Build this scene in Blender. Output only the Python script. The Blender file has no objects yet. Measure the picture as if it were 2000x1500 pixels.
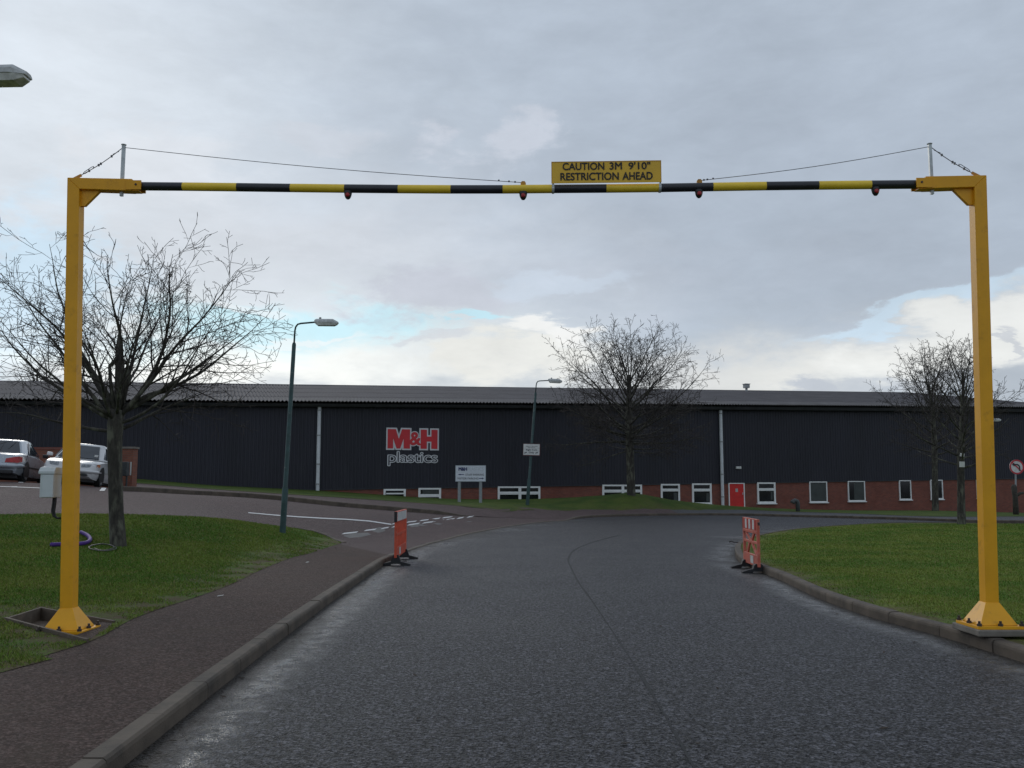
import bpy, bmesh, math, random
import numpy as np
from mathutils import Vector, Matrix
from mathutils.geometry import delaunay_2d_cdt

random.seed(7)
rng = np.random.default_rng(7)
R = math.radians
scene = bpy.context.scene
col = scene.collection

# ------------------------------------------------------------------ camera
F = 1806.0            # focal length in photo pixels (2000 wide)
CAM_H = 1.5
TH = math.atan(195.0 / F)
cam_d = bpy.data.cameras.new('camera')
cam_d.sensor_width = 36.0
cam_d.lens = 36.0 * F / 2000.0
cam_d.clip_start = 0.05
cam_d.clip_end = 6000
cam = bpy.data.objects.new('camera', cam_d)
col.objects.link(cam)
cam.location = (0, 0, CAM_H)
cam.rotation_euler = (math.pi / 2 + TH, 0, 0)
scene.camera = cam
CT, ST = math.cos(TH), math.sin(TH)


def ray(u, v):
    a = (u - 1000) / F
    b = (750 - v) / F
    return Vector((a, CT - b * ST, ST + b * CT))


def at(u, v, Y):
    d = ray(u, v)
    return Vector((0, 0, CAM_H)) + d * (Y / d.y)


def onz(u, v, z):
    d = ray(u, v)
    return Vector((0, 0, CAM_H)) + d * ((z - CAM_H) / d.z)


# ------------------------------------------------------------------ colour management
scene.view_settings.view_transform = 'Standard'
scene.view_settings.look = 'None'
scene.view_settings.exposure = 0.0
scene.view_settings.gamma = 1.0

# ------------------------------------------------------------------ world: broken overcast
SUN_AZ, SUN_EL = R(-28), R(24)        # behind thin cloud, front left


class NT:
    def __init__(s, tree):
        s.t = tree
        s.n = tree.nodes
        s.l = tree.links

    def new(s, typ, **kw):
        n = s.n.new(typ)
        for k, v in kw.items():
            setattr(n, k, v)
        return n

    def put(s, inp, x):
        if x is None:
            return
        if hasattr(x, 'is_linked') or hasattr(x, 'links'):
            s.l.new(x, inp)
        else:
            inp.default_value = x

    def math(s, op, a, b=None, c=None, clamp=False):
        n = s.new('ShaderNodeMath', operation=op, use_clamp=clamp)
        for i, x in enumerate((a, b, c)):
            if x is not None:
                s.put(n.inputs[i], x)
        return n.outputs[0]

    def mix(s, f, a, b, mode='MIX'):
        n = s.new('ShaderNodeMix', data_type='RGBA', blend_type=mode)
        s.put(n.inputs[0], f)
        s.put(n.inputs[6], a if not isinstance(a, tuple) else (*a[:3], 1))
        s.put(n.inputs[7], b if not isinstance(b, tuple) else (*b[:3], 1))
        return n.outputs[2]

    def noise(s, vec, scale, detail=4, rough=.55, dist=0.0):
        n = s.new('ShaderNodeTexNoise')
        if vec is not None:
            s.l.new(vec, n.inputs['Vector'])
        n.inputs['Scale'].default_value = scale
        n.inputs['Detail'].default_value = detail
        n.inputs['Roughness'].default_value = rough
        n.inputs['Distortion'].default_value = dist
        return n.outputs[0]

    def ramp(s, x, lo, hi):
        n = s.new('ShaderNodeMapRange', interpolation_type='SMOOTHSTEP')
        s.l.new(x, n.inputs[0])
        n.inputs[1].default_value = lo
        n.inputs[2].default_value = hi
        return n.outputs[0]

    def scalevec(s, vec, sc):
        n = s.new('ShaderNodeMapping')
        s.l.new(vec, n.inputs[0])
        n.inputs['Scale'].default_value = sc
        return n.outputs[0]


world = bpy.data.worlds.new('World')
scene.world = world
world.use_nodes = True
W = NT(world.node_tree)
W.n.clear()
out = W.new('ShaderNodeOutputWorld')
bg = W.new('ShaderNodeBackground')
W.l.new(bg.outputs[0], out.inputs[0])
SKY_S = 0.1
bg.inputs[1].default_value = SKY_S
sky = W.new('ShaderNodeTexSky', sky_type='NISHITA')
sky.sun_disc = False
sky.sun_elevation = SUN_EL
sky.sun_rotation = SUN_AZ
sky.air_density = 1.0
sky.dust_density = 0.6
tc = W.new('ShaderNodeTexCoord')
gen = tc.outputs['Generated']
sep = W.new('ShaderNodeSeparateXYZ')
W.l.new(gen, sep.inputs[0])
az = W.math('ARCTAN2', sep.outputs[0], sep.outputs[1])
el = W.math('ARCSINE', sep.outputs[2])
comb = W.new('ShaderNodeCombineXYZ')
W.put(comb.inputs[0], az)
W.put(comb.inputs[1], W.math('MULTIPLY', el, 2.2))
sv = comb.outputs[0]
n1 = W.noise(sv, 3.0, 6, .55)
n2 = W.noise(sv, 6.5, 8, .62, .3)
n4 = W.noise(sv, 17.0, 8, .66, .4)
comb2 = W.new('ShaderNodeCombineXYZ')
W.put(comb2.inputs[0], W.math('ADD', az, 7.3))
W.put(comb2.inputs[1], W.math('MULTIPLY', el, 3.0))
n3 = W.noise(comb2.outputs[0], 6.0, 7, .6, .2)
azw = W.math('ADD', az, W.math('MULTIPLY', W.math('SUBTRACT', n2, .5), .34))
elw = W.math('ADD', el, W.math('MULTIPLY', W.math('SUBTRACT', n3, .5), .13))


def azel(u, v):
    d = ray(u, v).normalized()
    return math.atan2(d.x, d.y), math.asin(d.z)


def blob(c, u, v, su, sv_, color, k, tilt=0.0, sharp=0.0):
    a0, e0 = azel(u, v)
    da = W.math('SUBTRACT', azw, a0)
    de = W.math('SUBTRACT', elw, e0)
    if tilt:
        de = W.math('SUBTRACT', de, W.math('MULTIPLY', da, tilt))
    q = W.math('ADD', W.math('POWER', W.math('ABSOLUTE', W.math('DIVIDE', da, su / F)), 2),
               W.math('POWER', W.math('ABSOLUTE', W.math('DIVIDE', de, sv_ / F)), 2))
    g = W.math('EXPONENT', W.math('MULTIPLY', q, -1.0))
    if sharp:
        g = W.ramp(W.math('ADD', g, W.math('MULTIPLY', W.math('MULTIPLY', W.math('MULTIPLY', g, 5.0, clamp=True), W.math('SUBTRACT', W.math('ADD', W.math('MULTIPLY', n2, .45), W.math('MULTIPLY', n4, .55)), .5)), sharp * 2.6)), .16, .72)
    g = W.math('MULTIPLY', g, k, clamp=True)
    return W.mix(g, c, tuple(x / SKY_S for x in color))


c = W.mix(1.0, (4.55, 5.22, 6.12), (1, 1, 1), 'MULTIPLY')
blue = W.mix(.55, sky.outputs[0], (5.0, 8.6, 10.2))
c = blob(c, 60, 200, 620, 460, (.68, .755, .835), .9)
c = blob(c, 1500, 360, 620, 300, (.43, .49, .575), .7)
c = blob(c, 620, 490, 460, 130, (.70, .74, .80), .8)
c = blob(c, 960, 265, 110, 60, (.62, .66, .74), .75, sharp=.5)
c = blob(c, 620, 270, 170, 26, (.62, .66, .73), .55, sharp=.6)
c = blob(c, 300, 330, 160, 60, (.70, .74, .80), .6, sharp=.6)
c = blob(c, 1100, 560, 420, 60, (.52, .56, .64), .5)
c = blob(c, 620, 640, 430, 75, (.84, .91, .94), .9)
# blue gaps
bl = (.53, .84, .95)
c = blob(c, 580, 640, 280, 58, bl, .85, sharp=.6)
c = blob(c, 60, 560, 150, 150, (.56, .76, .93), .8, sharp=.9)
c = blob(c, 420, 690, 330, 26, (.72, .92, .97), .7, sharp=.5)
c = blob(c, 1110, 556, 130, 26, (.62, .72, .84), .4, sharp=.9)
# white banks near the horizon
c = blob(c, 540, 722, 500, 56, (.97, .99, .97), 1.0)
c = blob(c, 470, 592, 130, 12, (.86, .88, .91), .6, sharp=.7)
c = blob(c, 600, 655, 140, 10, (.86, .91, .93), .7, sharp=.8)
c = blob(c, 1000, 705, 190, 52, (.87, .87, .83), .95, tilt=.12, sharp=.45)
c = blob(c, 1080, 640, 90, 24, (.93, .93, .91), .9, sharp=.6)
c = blob(c, 870, 575, 130, 62, (.57, .60, .68), .85, sharp=.6)
c = blob(c, 930, 633, 75, 10, (.55, .82, .93), .9, tilt=.1, sharp=.7)
c = blob(c, 830, 680, 60, 14, (.68, .70, .75), .6, sharp=.6)
c = blob(c, 1300, 740, 220, 40, (.70, .71, .72), .8)
c = blob(c, 1650, 710, 380, 60, (.80, .80, .77), .9, tilt=.13)
c = blob(c, 1980, 645, 280, 66, (.88, .89, .87), .95, tilt=.2, sharp=.12)
c = blob(c, 1790, 606, 200, 20, (.62, .78, .92), .75, tilt=.17, sharp=.2)
c = blob(c, 1620, 757, 70, 20, (.53, .57, .64), .9, sharp=.6)
c = blob(c, 1760, 765, 70, 16, (.57, .61, .67), .8, sharp=.6)
c = blob(c, 1990, 765, 70, 50, (.47, .52, .59), .9, sharp=.4)
c = blob(c, 1985, 660, 26, 26, (.60, .63, .68), .8, tilt=.8, sharp=.6)
mod = W.math('ADD', .55, W.math('MULTIPLY', W.math('ADD', W.math('MULTIPLY', n1, .45), W.math('ADD', W.math('MULTIPLY', n3, .35), W.math('MULTIPLY', n4, .20))), .90))
mc = W.new('ShaderNodeCombineXYZ')
for i in range(3):
    W.put(mc.inputs[i], mod)
c = W.mix(1.0, c, mc.outputs[0], 'MULTIPLY')
c = W.mix(.06, c, sky.outputs[0])
# below the horizon
c = W.mix(W.ramp(sep.outputs[2], -.02, -.10), c, (1.2, 1.2, 1.1))
W.l.new(c, bg.inputs[0])

sun_d = bpy.data.lights.new('sun', 'SUN')
sun_d.energy = 0.5
sun_d.angle = R(20)
sun_d.color = (1.0, .95, .88)
sun = bpy.data.objects.new('sun', sun_d)
col.objects.link(sun)
sdir = Vector((math.sin(SUN_AZ) * math.cos(SUN_EL), math.cos(SUN_AZ) * math.cos(SUN_EL), math.sin(SUN_EL)))
sun.rotation_euler = sdir.to_track_quat('Z', 'Y').to_euler()
sun.location = (0, 0, 40)


# ------------------------------------------------------------------ mesh helpers
class MB:
    """collects geometry, then links it as ONE mesh object"""

    def __init__(s):
        s.v, s.f, s.m = [], [], []

    def add(s, vs, fs, mi=0):
        b = len(s.v)
        s.v += [tuple(x) for x in vs]
        s.f += [tuple(b + i for i in f) for f in fs]
        s.m += [mi] * len(fs)
        return s

    def box(s, c, size, M=None, mi=0):
        hx, hy, hz = size[0] / 2, size[1] / 2, size[2] / 2
        vs = [Vector((sx * hx, sy * hy, sz * hz)) for sz in (-1, 1) for sy in (-1, 1) for sx in (-1, 1)]
        if M is not None:
            vs = [M @ x for x in vs]
        c = Vector(c)
        s.add([x + c for x in vs], [(0, 2, 3, 1), (4, 5, 7, 6), (0, 1, 5, 4), (2, 6, 7, 3), (0, 4, 6, 2), (1, 3, 7, 5)], mi)
        return s

    def hexa(s, low, up, mi=0):
        n = len(low)
        fs = [tuple(reversed(range(n))), tuple(range(n, 2 * n))]
        fs += [(i, (i + 1) % n, n + (i + 1) % n, n + i) for i in range(n)]
        s.add(list(low) + list(up), fs, mi)
        return s

    def prism(s, poly, o, X, Y, N, d, mi=0):
        o = Vector(o)
        lo = [o + X * p[0] + Y * p[1] for p in poly]
        return s.hexa(lo, [q + N * d for q in lo], mi)

    def loft(s, rings, mi=0, cap=True, closed=True):
        n = len(rings[0])
        vs = [p for r in rings for p in r]
        fs = []
        for k in range(len(rings) - 1):
            for i in range(n if closed else n - 1):
                j = (i + 1) % n
                fs.append((k * n + i, k * n + j, (k + 1) * n + j, (k + 1) * n + i))
        if cap:
            fs.append(tuple(reversed(range(n))))
            fs.append(tuple((len(rings) - 1) * n + i for i in range(n)))
        s.add(vs, fs, mi)
        return s

    def tube(s, pts, rad, n=8, mi=0, cap=True):
        pts = [Vector(p) for p in pts]
        if not hasattr(rad, '__len__'):
            rad = [rad] * len(pts)
        rings = []
        ref = None
        for i, p in enumerate(pts):
            t = (pts[min(i + 1, len(pts) - 1)] - pts[max(i - 1, 0)])
            if t.length < 1e-9:
                t = Vector((0, 0, 1))
            t.normalize()
            if ref is None:
                ref = t.orthogonal().normalized()
            ref = ref - t * ref.dot(t)
            if ref.length < 1e-6:
                ref = t.orthogonal()
            ref.normalize()
            b = t.cross(ref)
            rings.append([p + (ref * math.cos(2 * math.pi * k / n) + b * math.sin(2 * math.pi * k / n)) * rad[i] for k in range(n)])
        return s.loft(rings, mi, cap)

    def build(s, name, mat, parent=None, smooth=False, bevel=0.0, seg=2, autosmooth=None):
        me = bpy.data.meshes.new(name)
        me.from_pydata(s.v, [], s.f)
        mats = mat if isinstance(mat, (list, tuple)) else [mat]
        for m in mats:
            me.materials.append(m)
        if len(mats) > 1:
            me.polygons.foreach_set('material_index', s.m)
        if bevel > 0:
            bm = bmesh.new()
            bm.from_mesh(me)
            bmesh.ops.recalc_face_normals(bm, faces=bm.faces)
            es = [e for e in bm.edges if len(e.link_faces) == 2 and e.calc_face_angle(0) > R(25)]
            bmesh.ops.bevel(bm, geom=es, offset=bevel, segments=seg, affect='EDGES', profile=.5, clamp_overlap=True)
            bm.to_mesh(me)
            bm.free()
        if smooth:
            me.polygons.foreach_set('use_smooth', [True] * len(me.polygons))
            if autosmooth:
                me.set_sharp_from_angle(angle=R(autosmooth))
        o = bpy.data.objects.new(name, me)
        col.objects.link(o)
        if parent is not None:
            setpar(o, parent)
        return o


ROOT_INV = {}


def setpar(o, parent):
    o.parent = parent
    if parent.name in ROOT_INV:
        o.matrix_parent_inverse = ROOT_INV[parent.name]


def thing(name, label, cat, loc=(0, 0, 0), group=None, world_children=True, rz=0):
    """an Empty at the thing's base; children are built in world coordinates unless told otherwise"""
    o = bpy.data.objects.new(name, None)
    o.empty_display_size = .2
    col.objects.link(o)
    o.location = loc
    o.rotation_euler = (0, 0, rz)
    if world_children:
        ROOT_INV[o.name] = Matrix.Translation(-Vector(loc))
    tag(o, label, cat, group)
    return o


def tag(o, label=None, cat=None, group=None, kind=None):
    if label:
        o['label'] = label
    if cat:
        o['category'] = cat
    if group:
        o['group'] = group
    if kind:
        o['kind'] = kind
    return o


def copy_tree(o, parent=None):
    c = o.copy()
    col.objects.link(c)
    if parent is not None:
        c.parent = parent
    for ch in list(o.children):
        copy_tree(ch, c)
    return c


# ------------------------------------------------------------------ materials
def principled(name):
    m = bpy.data.materials.new(name)
    m.use_nodes = True
    t = NT(m.node_tree)
    b = t.n['Principled BSDF']
    return m, t, b


def mat(name, base, rough=.6, var=.15, scale=6.0, c2=None, metal=0.0, bump=0.0, bscale=60.0, spec=.5, coat=0.0, rvar=.1, detail=5, stretch=None, second=None):
    m, t, b = principled(name)
    tcn = t.new('ShaderNodeTexCoord')
    vec = tcn.outputs['Object']
    if stretch:
        vec = t.scalevec(vec, stretch)
    n = t.noise(vec, scale, detail, .6)
    f = t.ramp(n, .3, .7)
    lo = tuple(x * (1 - var) for x in base)
    hi = c2 if c2 else tuple(min(1, x * (1 + var)) for x in base)
    cc = t.mix(f, lo, hi)
    if second:                      # (colour, scale, lo, hi, amount): stains with their own shape
        n2_ = t.noise(vec, second[1], 6, .65)
        cc = t.mix(t.math('MULTIPLY', t.ramp(n2_, second[2], second[3]), second[4]), cc, second[0])
    t.l.new(cc, b.inputs['Base Color'])
    b.inputs['Metallic'].default_value = metal
    b.inputs['Specular IOR Level'].default_value = spec
    b.inputs['Coat Weight'].default_value = coat
    b.inputs['Coat Roughness'].default_value = .12
    rr = t.math('ADD', rough - rvar / 2, t.math('MULTIPLY', n, rvar))
    t.l.new(rr, b.inputs['Roughness'])
    if bump:
        bn = t.new('ShaderNodeBump')
        bn.inputs['Strength'].default_value = bump
        bn.inputs['Distance'].default_value = .01
        t.l.new(t.noise(vec, bscale, 4, .6), bn.inputs['Height'])
        t.l.new(bn.outputs[0], b.inputs['Normal'])
    return m


M = {}
M['yellow'] = mat('yellow_paint', (.80, .378, .012), .42, .06, 3, spec=.35, second=((.42, .19, .025), 7, .56, .74, .5), bump=.08, bscale=160)
M['bar_yellow'] = mat('bar_yellow', (.90, .62, .04), .4, .06, 4)
M['bar_black'] = mat('bar_black', (.022, .023, .028), .4, .2, 5)
M['sign_yellow'] = mat('sign_yellow', (.80, .48, .03), .45, .05, 4)
M['sign_text'] = mat('sign_text', (.02, .018, .015), .6, .1, 8)
M['galv'] = mat('galvanised', (.50, .53, .54), .45, .2, 14, metal=.3)
M['wire'] = mat('wire_steel', (.12, .12, .13), .5, .2, 14, metal=.4)
M['lug'] = mat('lug_orange', (.55, .26, .03), .5, .2, 20)
M['black_plastic'] = mat('black_plastic', (.018, .018, .02), .5, .2, 9)
M['red_lens'] = mat('red_lens', (.35, .015, .02), .2, .2, 30)
M['bolt'] = mat('bolt_steel', (.05, .035, .03), .6, .3, 30)
M['cabinet'] = mat('cabinet_grey', (.56, .60, .60), .45, .06, 5, second=((.35, .36, .33), 7, .6, .8, .4))
M['rubber'] = mat('cable_rubber', (.012, .012, .014), .45, .2, 10)
M['orange'] = mat('barrier_orange', (.62, .085, .035), .45, .18, 5, second=((.50, .22, .17), 8, .55, .75, .6))
M['orange_faded'] = mat('barrier_orange_faded', (.52, .11, .07), .5, .2, 5, second=((.55, .30, .25), 8, .5, .75, .7))
M['foot'] = mat('barrier_foot', (.016, .016, .018), .6, .3, 9, bump=.2)
M['strip_white'] = mat('strip_white', (.62, .62, .60), .4, .12, 9)
M['strip_red'] = mat('strip_red', (.45, .03, .02), .4, .15, 9)
M['sticker'] = mat('sticker', (.55, .58, .55), .5, .15, 30)
M['lamp_green'] = mat('lamp_green', (.022, .06, .058), .5, .25, 6, second=((.20, .22, .21), 10, .60, .72, .7))
M['lamp_grey'] = mat('lamp_grey', (.30, .31, .31), .5, .15, 8)
M['lamp_head'] = mat('lamp_head', (.50, .51, .50), .55, .2, 12, second=((.22, .20, .16), 20, .5, .7, .5))
M['lamp_bowl'] = mat('lamp_bowl', (.66, .66, .62), .25, .2, 16)
M['white_paint'] = mat('white_paint', (.80, .80, .78), .4, .04, 5)
M['upvc'] = mat('window_frame_white', (.80, .80, .79), .35, .05, 4)
M['glass'] = mat('window_glass', (.012, .014, .016), .06, .3, 1.5, rvar=.02)
M['blind'] = mat('window_blind', (.040, .048, .046), .3, .2, 3)
M['red_door'] = mat('red_door', (.62, .018, .016), .4, .1, 2.5)
M['pipe_grey'] = mat('downpipe_grey', (.62, .64, .66), .5, .1, 3)
M['gutter'] = mat('gutter_dark', (.028, .028, .032), .6, .25, 3)
M['clad'] = mat('cladding_navy', (.017, .017, .027), .6, .2, .5, second=((.031, .030, .039), 1.1, .5, .8, .6), stretch=(1, 1, .25))
M['roof'] = mat('roof_fibre_cement', (.082, .077, .084), .85, .22, .9, second=((.15, .14, .135), 2.2, .55, .75, .6), stretch=(1, 1, 1))
M['roof_eave'] = mat('roof_eave_course', (.115, .109, .112), .85, .25, 1.2)
M['concrete'] = mat('concrete', (.185, .165, .14), .85, .18, 6, bump=.3, bscale=70, second=((.12, .11, .09), 3, .55, .75, .6))
M['kerb'] = mat('kerb_concrete', (.100, .078, .058), .8, .25, 4, bump=.35, bscale=80, second=((.042, .034, .027), 2.3, .45, .7, .75))
M['shutter'] = mat('shutter_board', (.115, .088, .064), .8, .3, 5, bump=.3, second=((.07, .055, .04), 4, .5, .7, .6))
M['dirt'] = mat('bare_soil', (.085, .062, .045), .95, .35, 7, bump=.8, bscale=30)
M['purple'] = mat('purple_duct', (.085, .035, .22), .65, .15, 6, spec=.25)
M['coil'] = mat('wire_coil', (.05, .05, .047), .5, .3, 10)
M['bark'] = mat('bark', (.042, .037, .030), .9, .45, 16, bump=1.0, bscale=40, second=((.15, .15, .11), 7, .46, .66, .8), stretch=(1, 1, .35))
M['twig'] = mat('twig', (.045, .036, .032), .85, .3, 10)
M['paper'] = mat('paper', (.42, .42, .40), .8, .1, 20)
M['car_silver'] = mat('car_silver_blue', (.40, .44, .48), .28, .05, 2, metal=.35, coat=.6)
M['car_white'] = mat('car_silver_white', (.60, .60, .60), .3, .05, 2, metal=.15, coat=.6)
M['car_glass'] = mat('car_glass', (.035, .042, .05), .05, .2, 2, rvar=.02)
M['car_trim'] = mat('car_trim_black', (.015, .015, .017), .5, .2, 10)
M['tyre'] = mat('tyre', (.014, .014, .015), .8, .2, 20)
M['rim'] = mat('wheel_rim', (.42, .43, .44), .35, .1, 10, metal=.6)
M['tail'] = mat('tail_light', (.42, .02, .02), .15, .2, 12)
M['head'] = mat('head_light', (.24, .26, .28), .08, .35, 18)
M['amber'] = mat('amber_light', (.60, .20, .07), .2, .2, 14)
M['sign_white'] = mat('sign_white', (.62, .65, .70), .4, .05, 4)
M['navy_text'] = mat('navy_text', (.02, .03, .11), .5, .1, 8)
M['grey_text'] = mat('grey_text', (.42, .47, .50), .5, .05, 8)
M['dark_text'] = mat('dark_text', (.06, .065, .08), .5, .1, 8)
M['logo_red'] = mat('logo_red', (.60, .025, .035), .45, .06, 2)
M['logo_white'] = mat('logo_white', (.62, .62, .64), .5, .05, 2)
M['logo_dark'] = mat('logo_dark', (.016, .016, .030), .5, .1, 2)
M['sign_red'] = mat('sign_red', (.50, .03, .045), .4, .08, 6)
M['notice_edge'] = mat('notice_edge', (.10, .016, .02), .5, .1, 8)
M['leaf'] = mat('dead_leaf', (.040, .028, .018), .9, .5, 3)
M['sign_post'] = mat('sign_post_grey', (.28, .30, .31), .5, .15, 6)
M['timber'] = mat('old_timber', (.05, .045, .036), .9, .35, 8, bump=.5)
M['bin_dark'] = mat('bin_dark', (.05, .055, .055), .6, .2, 8)
M['vent_grey'] = mat('vent_grey', (.35, .36, .36), .5, .2, 9)
M['line_white'] = mat('road_paint', (.60, .60, .59), .6, .15, 14, second=((.25, .23, .22), 22, .55, .72, .7))
M['seam'] = mat('tar_seam', (.010, .010, .011), .62, .3, 12, rvar=.4, spec=.32)
M['channel'] = mat('channel_grey', (.105, .100, .095), .7, .25, 5, bump=.2)


def mat_asphalt(name, base, chip, rough, wetness, tint=None, scale=1.0, spec=.5, bd=.008, pk=.25):
    """chipped asphalt; the vertex attribute 'wet' marks the rain-washed channel beside the kerb"""
    m, t, b = principled(name)
    tcn = t.new('ShaderNodeTexCoord')
    v = tcn.outputs['Object']
    vor = t.new('ShaderNodeTexVoronoi')
    t.l.new(v, vor.inputs['Vector'])
    vor.inputs['Scale'].default_value = 66 * scale
    hs = t.new('ShaderNodeSeparateColor')
    t.l.new(vor.outputs['Color'], hs.inputs[0])
    chips = t.ramp(hs.outputs[0], .35, 1.0)
    fine = t.noise(v, 110 * scale, 3, .7)
    clump = t.noise(v, 34 * scale, 5, .8)
    big = t.noise(v, .55, 5, .6)
    mid = t.noise(v, 5.0, 5, .65)
    cc = t.mix(chips, base, chip)
    cc = t.mix(t.math('MULTIPLY', t.ramp(fine, .45, .75), .55), cc, tuple(x * .35 for x in base))
    cc = t.mix(t.math('MULTIPLY', t.ramp(clump, .50, .68), .75), cc, tuple(x * .45 for x in base))
    cc = t.mix(t.math('MULTIPLY', t.ramp(clump, .46, .30), .45), cc, tuple(x * 1.25 for x in chip))
    patch = t.noise(v, 11.0 * scale, 4, .7)
    pm = t.math('ADD', 1 - .55 * pk, t.math('MULTIPLY', t.ramp(patch, .36, .64), 1.1 * pk))
    sh = t.math('MULTIPLY', pm, t.math('ADD', .40, t.math('MULTIPLY', t.math('ADD', t.math('MULTIPLY', big, .6), t.math('MULTIPLY', mid, .4)), 1.2)))
    s3 = t.new('ShaderNodeCombineXYZ')
    for i in range(3):
        t.put(s3.inputs[i], sh)
    cc = t.mix(1.0, cc, s3.outputs[0], 'MULTIPLY')
    at_ = t.new('ShaderNodeAttribute', attribute_name='wet')
    wet = t.math('MULTIPLY', at_.outputs['Fac'], t.ramp(t.math('ADD', t.math('MULTIPLY', mid, .5), t.math('MULTIPLY', clump, .5)), .40, .56))
    pale_band = t.math('MULTIPLY', at_.outputs['Fac'], t.ramp(mid, .42, .62))
    cc = t.mix(t.math('MULTIPLY', pale_band, .08), cc, (.150, .142, .128))  # slightly paler colour in patches of the channel beside the kerb
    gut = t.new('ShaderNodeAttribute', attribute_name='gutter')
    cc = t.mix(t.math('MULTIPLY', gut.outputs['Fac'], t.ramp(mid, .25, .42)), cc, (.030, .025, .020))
    pale_at = t.new('ShaderNodeAttribute', attribute_name='pale_band')
    cc = t.mix(t.math('MULTIPLY', pale_at.outputs['Fac'], t.math('MULTIPLY', t.ramp(t.math('ADD', t.math('MULTIPLY', mid, .5), t.math('MULTIPLY', clump, .5)), .38, .58), .7)), cc, (.125, .118, .105))  # paler grey mixed in as a broken band along the right kerb
    if tint:
        cc = t.mix(t.math('MULTIPLY', t.ramp(t.noise(v, 1.7, 5, .6), .5, .75), .5), cc, tint)
    t.l.new(cc, b.inputs['Base Color'])
    r0 = t.math('ADD', t.math('ADD', rough - .14, t.math('MULTIPLY', t.ramp(patch, .36, .64), .12)), t.math('MULTIPLY', t.math('ADD', big, t.math('MULTIPLY', chips, -.35)), .22))
    r1 = t.math('MAXIMUM', t.math('SUBTRACT', r0, t.math('MULTIPLY', wet, wetness)), .10)
    t.l.new(r1, b.inputs['Roughness'])
    gl = t.math('MULTIPLY', t.ramp(clump, .60, .40), t.math('ADD', .55, t.math('MULTIPLY', t.ramp(patch, .40, .62), .45)))
    gl = t.math('ADD', 1 - .92 * pk, t.math('MULTIPLY', gl, .92 * pk))
    gl = t.math('MAXIMUM', gl, wet)
    t.l.new(t.math('MULTIPLY', gl, spec), b.inputs['Specular IOR Level'])
    bn = t.new('ShaderNodeBump')
    bn.inputs['Distance'].default_value = bd
    t.l.new(t.math('SUBTRACT', 1.0, t.math('MULTIPLY', wet, .93)), bn.inputs['Strength'])
    h = t.math('ADD', vor.outputs['Distance'], t.math('ADD', t.math('MULTIPLY', fine, .6), t.math('MULTIPLY', clump, .8)))
    t.l.new(h, bn.inputs['Height'])
    t.l.new(bn.outputs[0], b.inputs['Normal'])
    return m


M['road'] = mat_asphalt('road_asphalt', (.010, .010, .012), (.112, .112, .130), .47, .38, spec=.55, bd=.016, pk=1.0)
M['red_asphalt'] = mat_asphalt('red_asphalt', (.062, .041, .034), (.135, .094, .080), .82, .3, tint=(.075, .055, .040), spec=.2)
M['side_asphalt'] = mat_asphalt('side_road_asphalt', (.072, .048, .046), (.165, .120, .118), .78, .3, tint=(.085, .062, .055), spec=.25)
M['far_path'] = mat_asphalt('dark_path', (.045, .045, .050), (.09, .09, .10), .7, .2)


def mat_lawn(name, green_a, green_b, dry):
    m, t, b = principled(name)
    tcn = t.new('ShaderNodeTexCoord')
    v = tcn.outputs['Object']
    big = t.noise(v, .7, 5, .6)
    mid = t.noise(v, 3.2, 6, .65)
    fine = t.noise(t.scalevec(v, (1, .5, 1)), 28, 5, .75)
    cc = t.mix(t.ramp(big, .38, .62), green_a, green_b)
    cc = t.mix(t.math('MULTIPLY', t.ramp(mid, .48, .75), .55), cc, dry)
    cc = t.mix(t.math('MULTIPLY', t.ramp(fine, .42, .7), .75), cc, tuple(x * .28 for x in green_a))
    at_ = t.new('ShaderNodeAttribute', attribute_name='edge')
    e = t.math('MULTIPLY', at_.outputs['Fac'], t.ramp(t.math('ADD', mid, t.math('MULTIPLY', fine, .5)), .52, .90), clamp=True)
    cc = t.mix(e, cc, (.100, .072, .044))
    t.l.new(cc, b.inputs['Base Color'])
    b.inputs['Roughness'].default_value = .9
    b.inputs['Specular IOR Level'].default_value = .15
    bn = t.new('ShaderNodeBump')
    bn.inputs['Strength'].default_value = .9
    bn.inputs['Distance'].default_value = .03
    t.l.new(t.math('ADD', fine, mid), bn.inputs['Height'])
    t.l.new(bn.outputs[0], b.inputs['Normal'])
    return m


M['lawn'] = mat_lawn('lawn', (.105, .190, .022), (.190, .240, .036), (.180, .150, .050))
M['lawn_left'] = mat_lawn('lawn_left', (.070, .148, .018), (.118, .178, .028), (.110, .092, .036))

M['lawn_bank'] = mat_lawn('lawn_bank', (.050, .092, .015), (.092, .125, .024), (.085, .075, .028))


def mat_blades():
    m, t, b = principled('grass_blade')
    at_ = t.new('ShaderNodeAttribute', attribute_name='tone')
    tcn = t.new('ShaderNodeTexCoord')
    v = tcn.outputs['Object']
    big = t.noise(v, .7, 5, .6)
    cc = t.mix(t.ramp(big, .38, .62), (.100, .195, .022), (.185, .245, .038))
    cc = t.mix(t.ramp(at_.outputs['Fac'], .72, .9), cc, (.23, .20, .07))
    cc = t.mix(t.math('MULTIPLY', t.ramp(at_.outputs['Fac'], .45, .0), .6), cc, (.050, .095, .014))
    t.l.new(cc, b.inputs['Base Color'])
    b.inputs['Roughness'].default_value = .7
    b.inputs['Specular IOR Level'].default_value = .2
    return m


M['blade'] = mat_blades()


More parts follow.
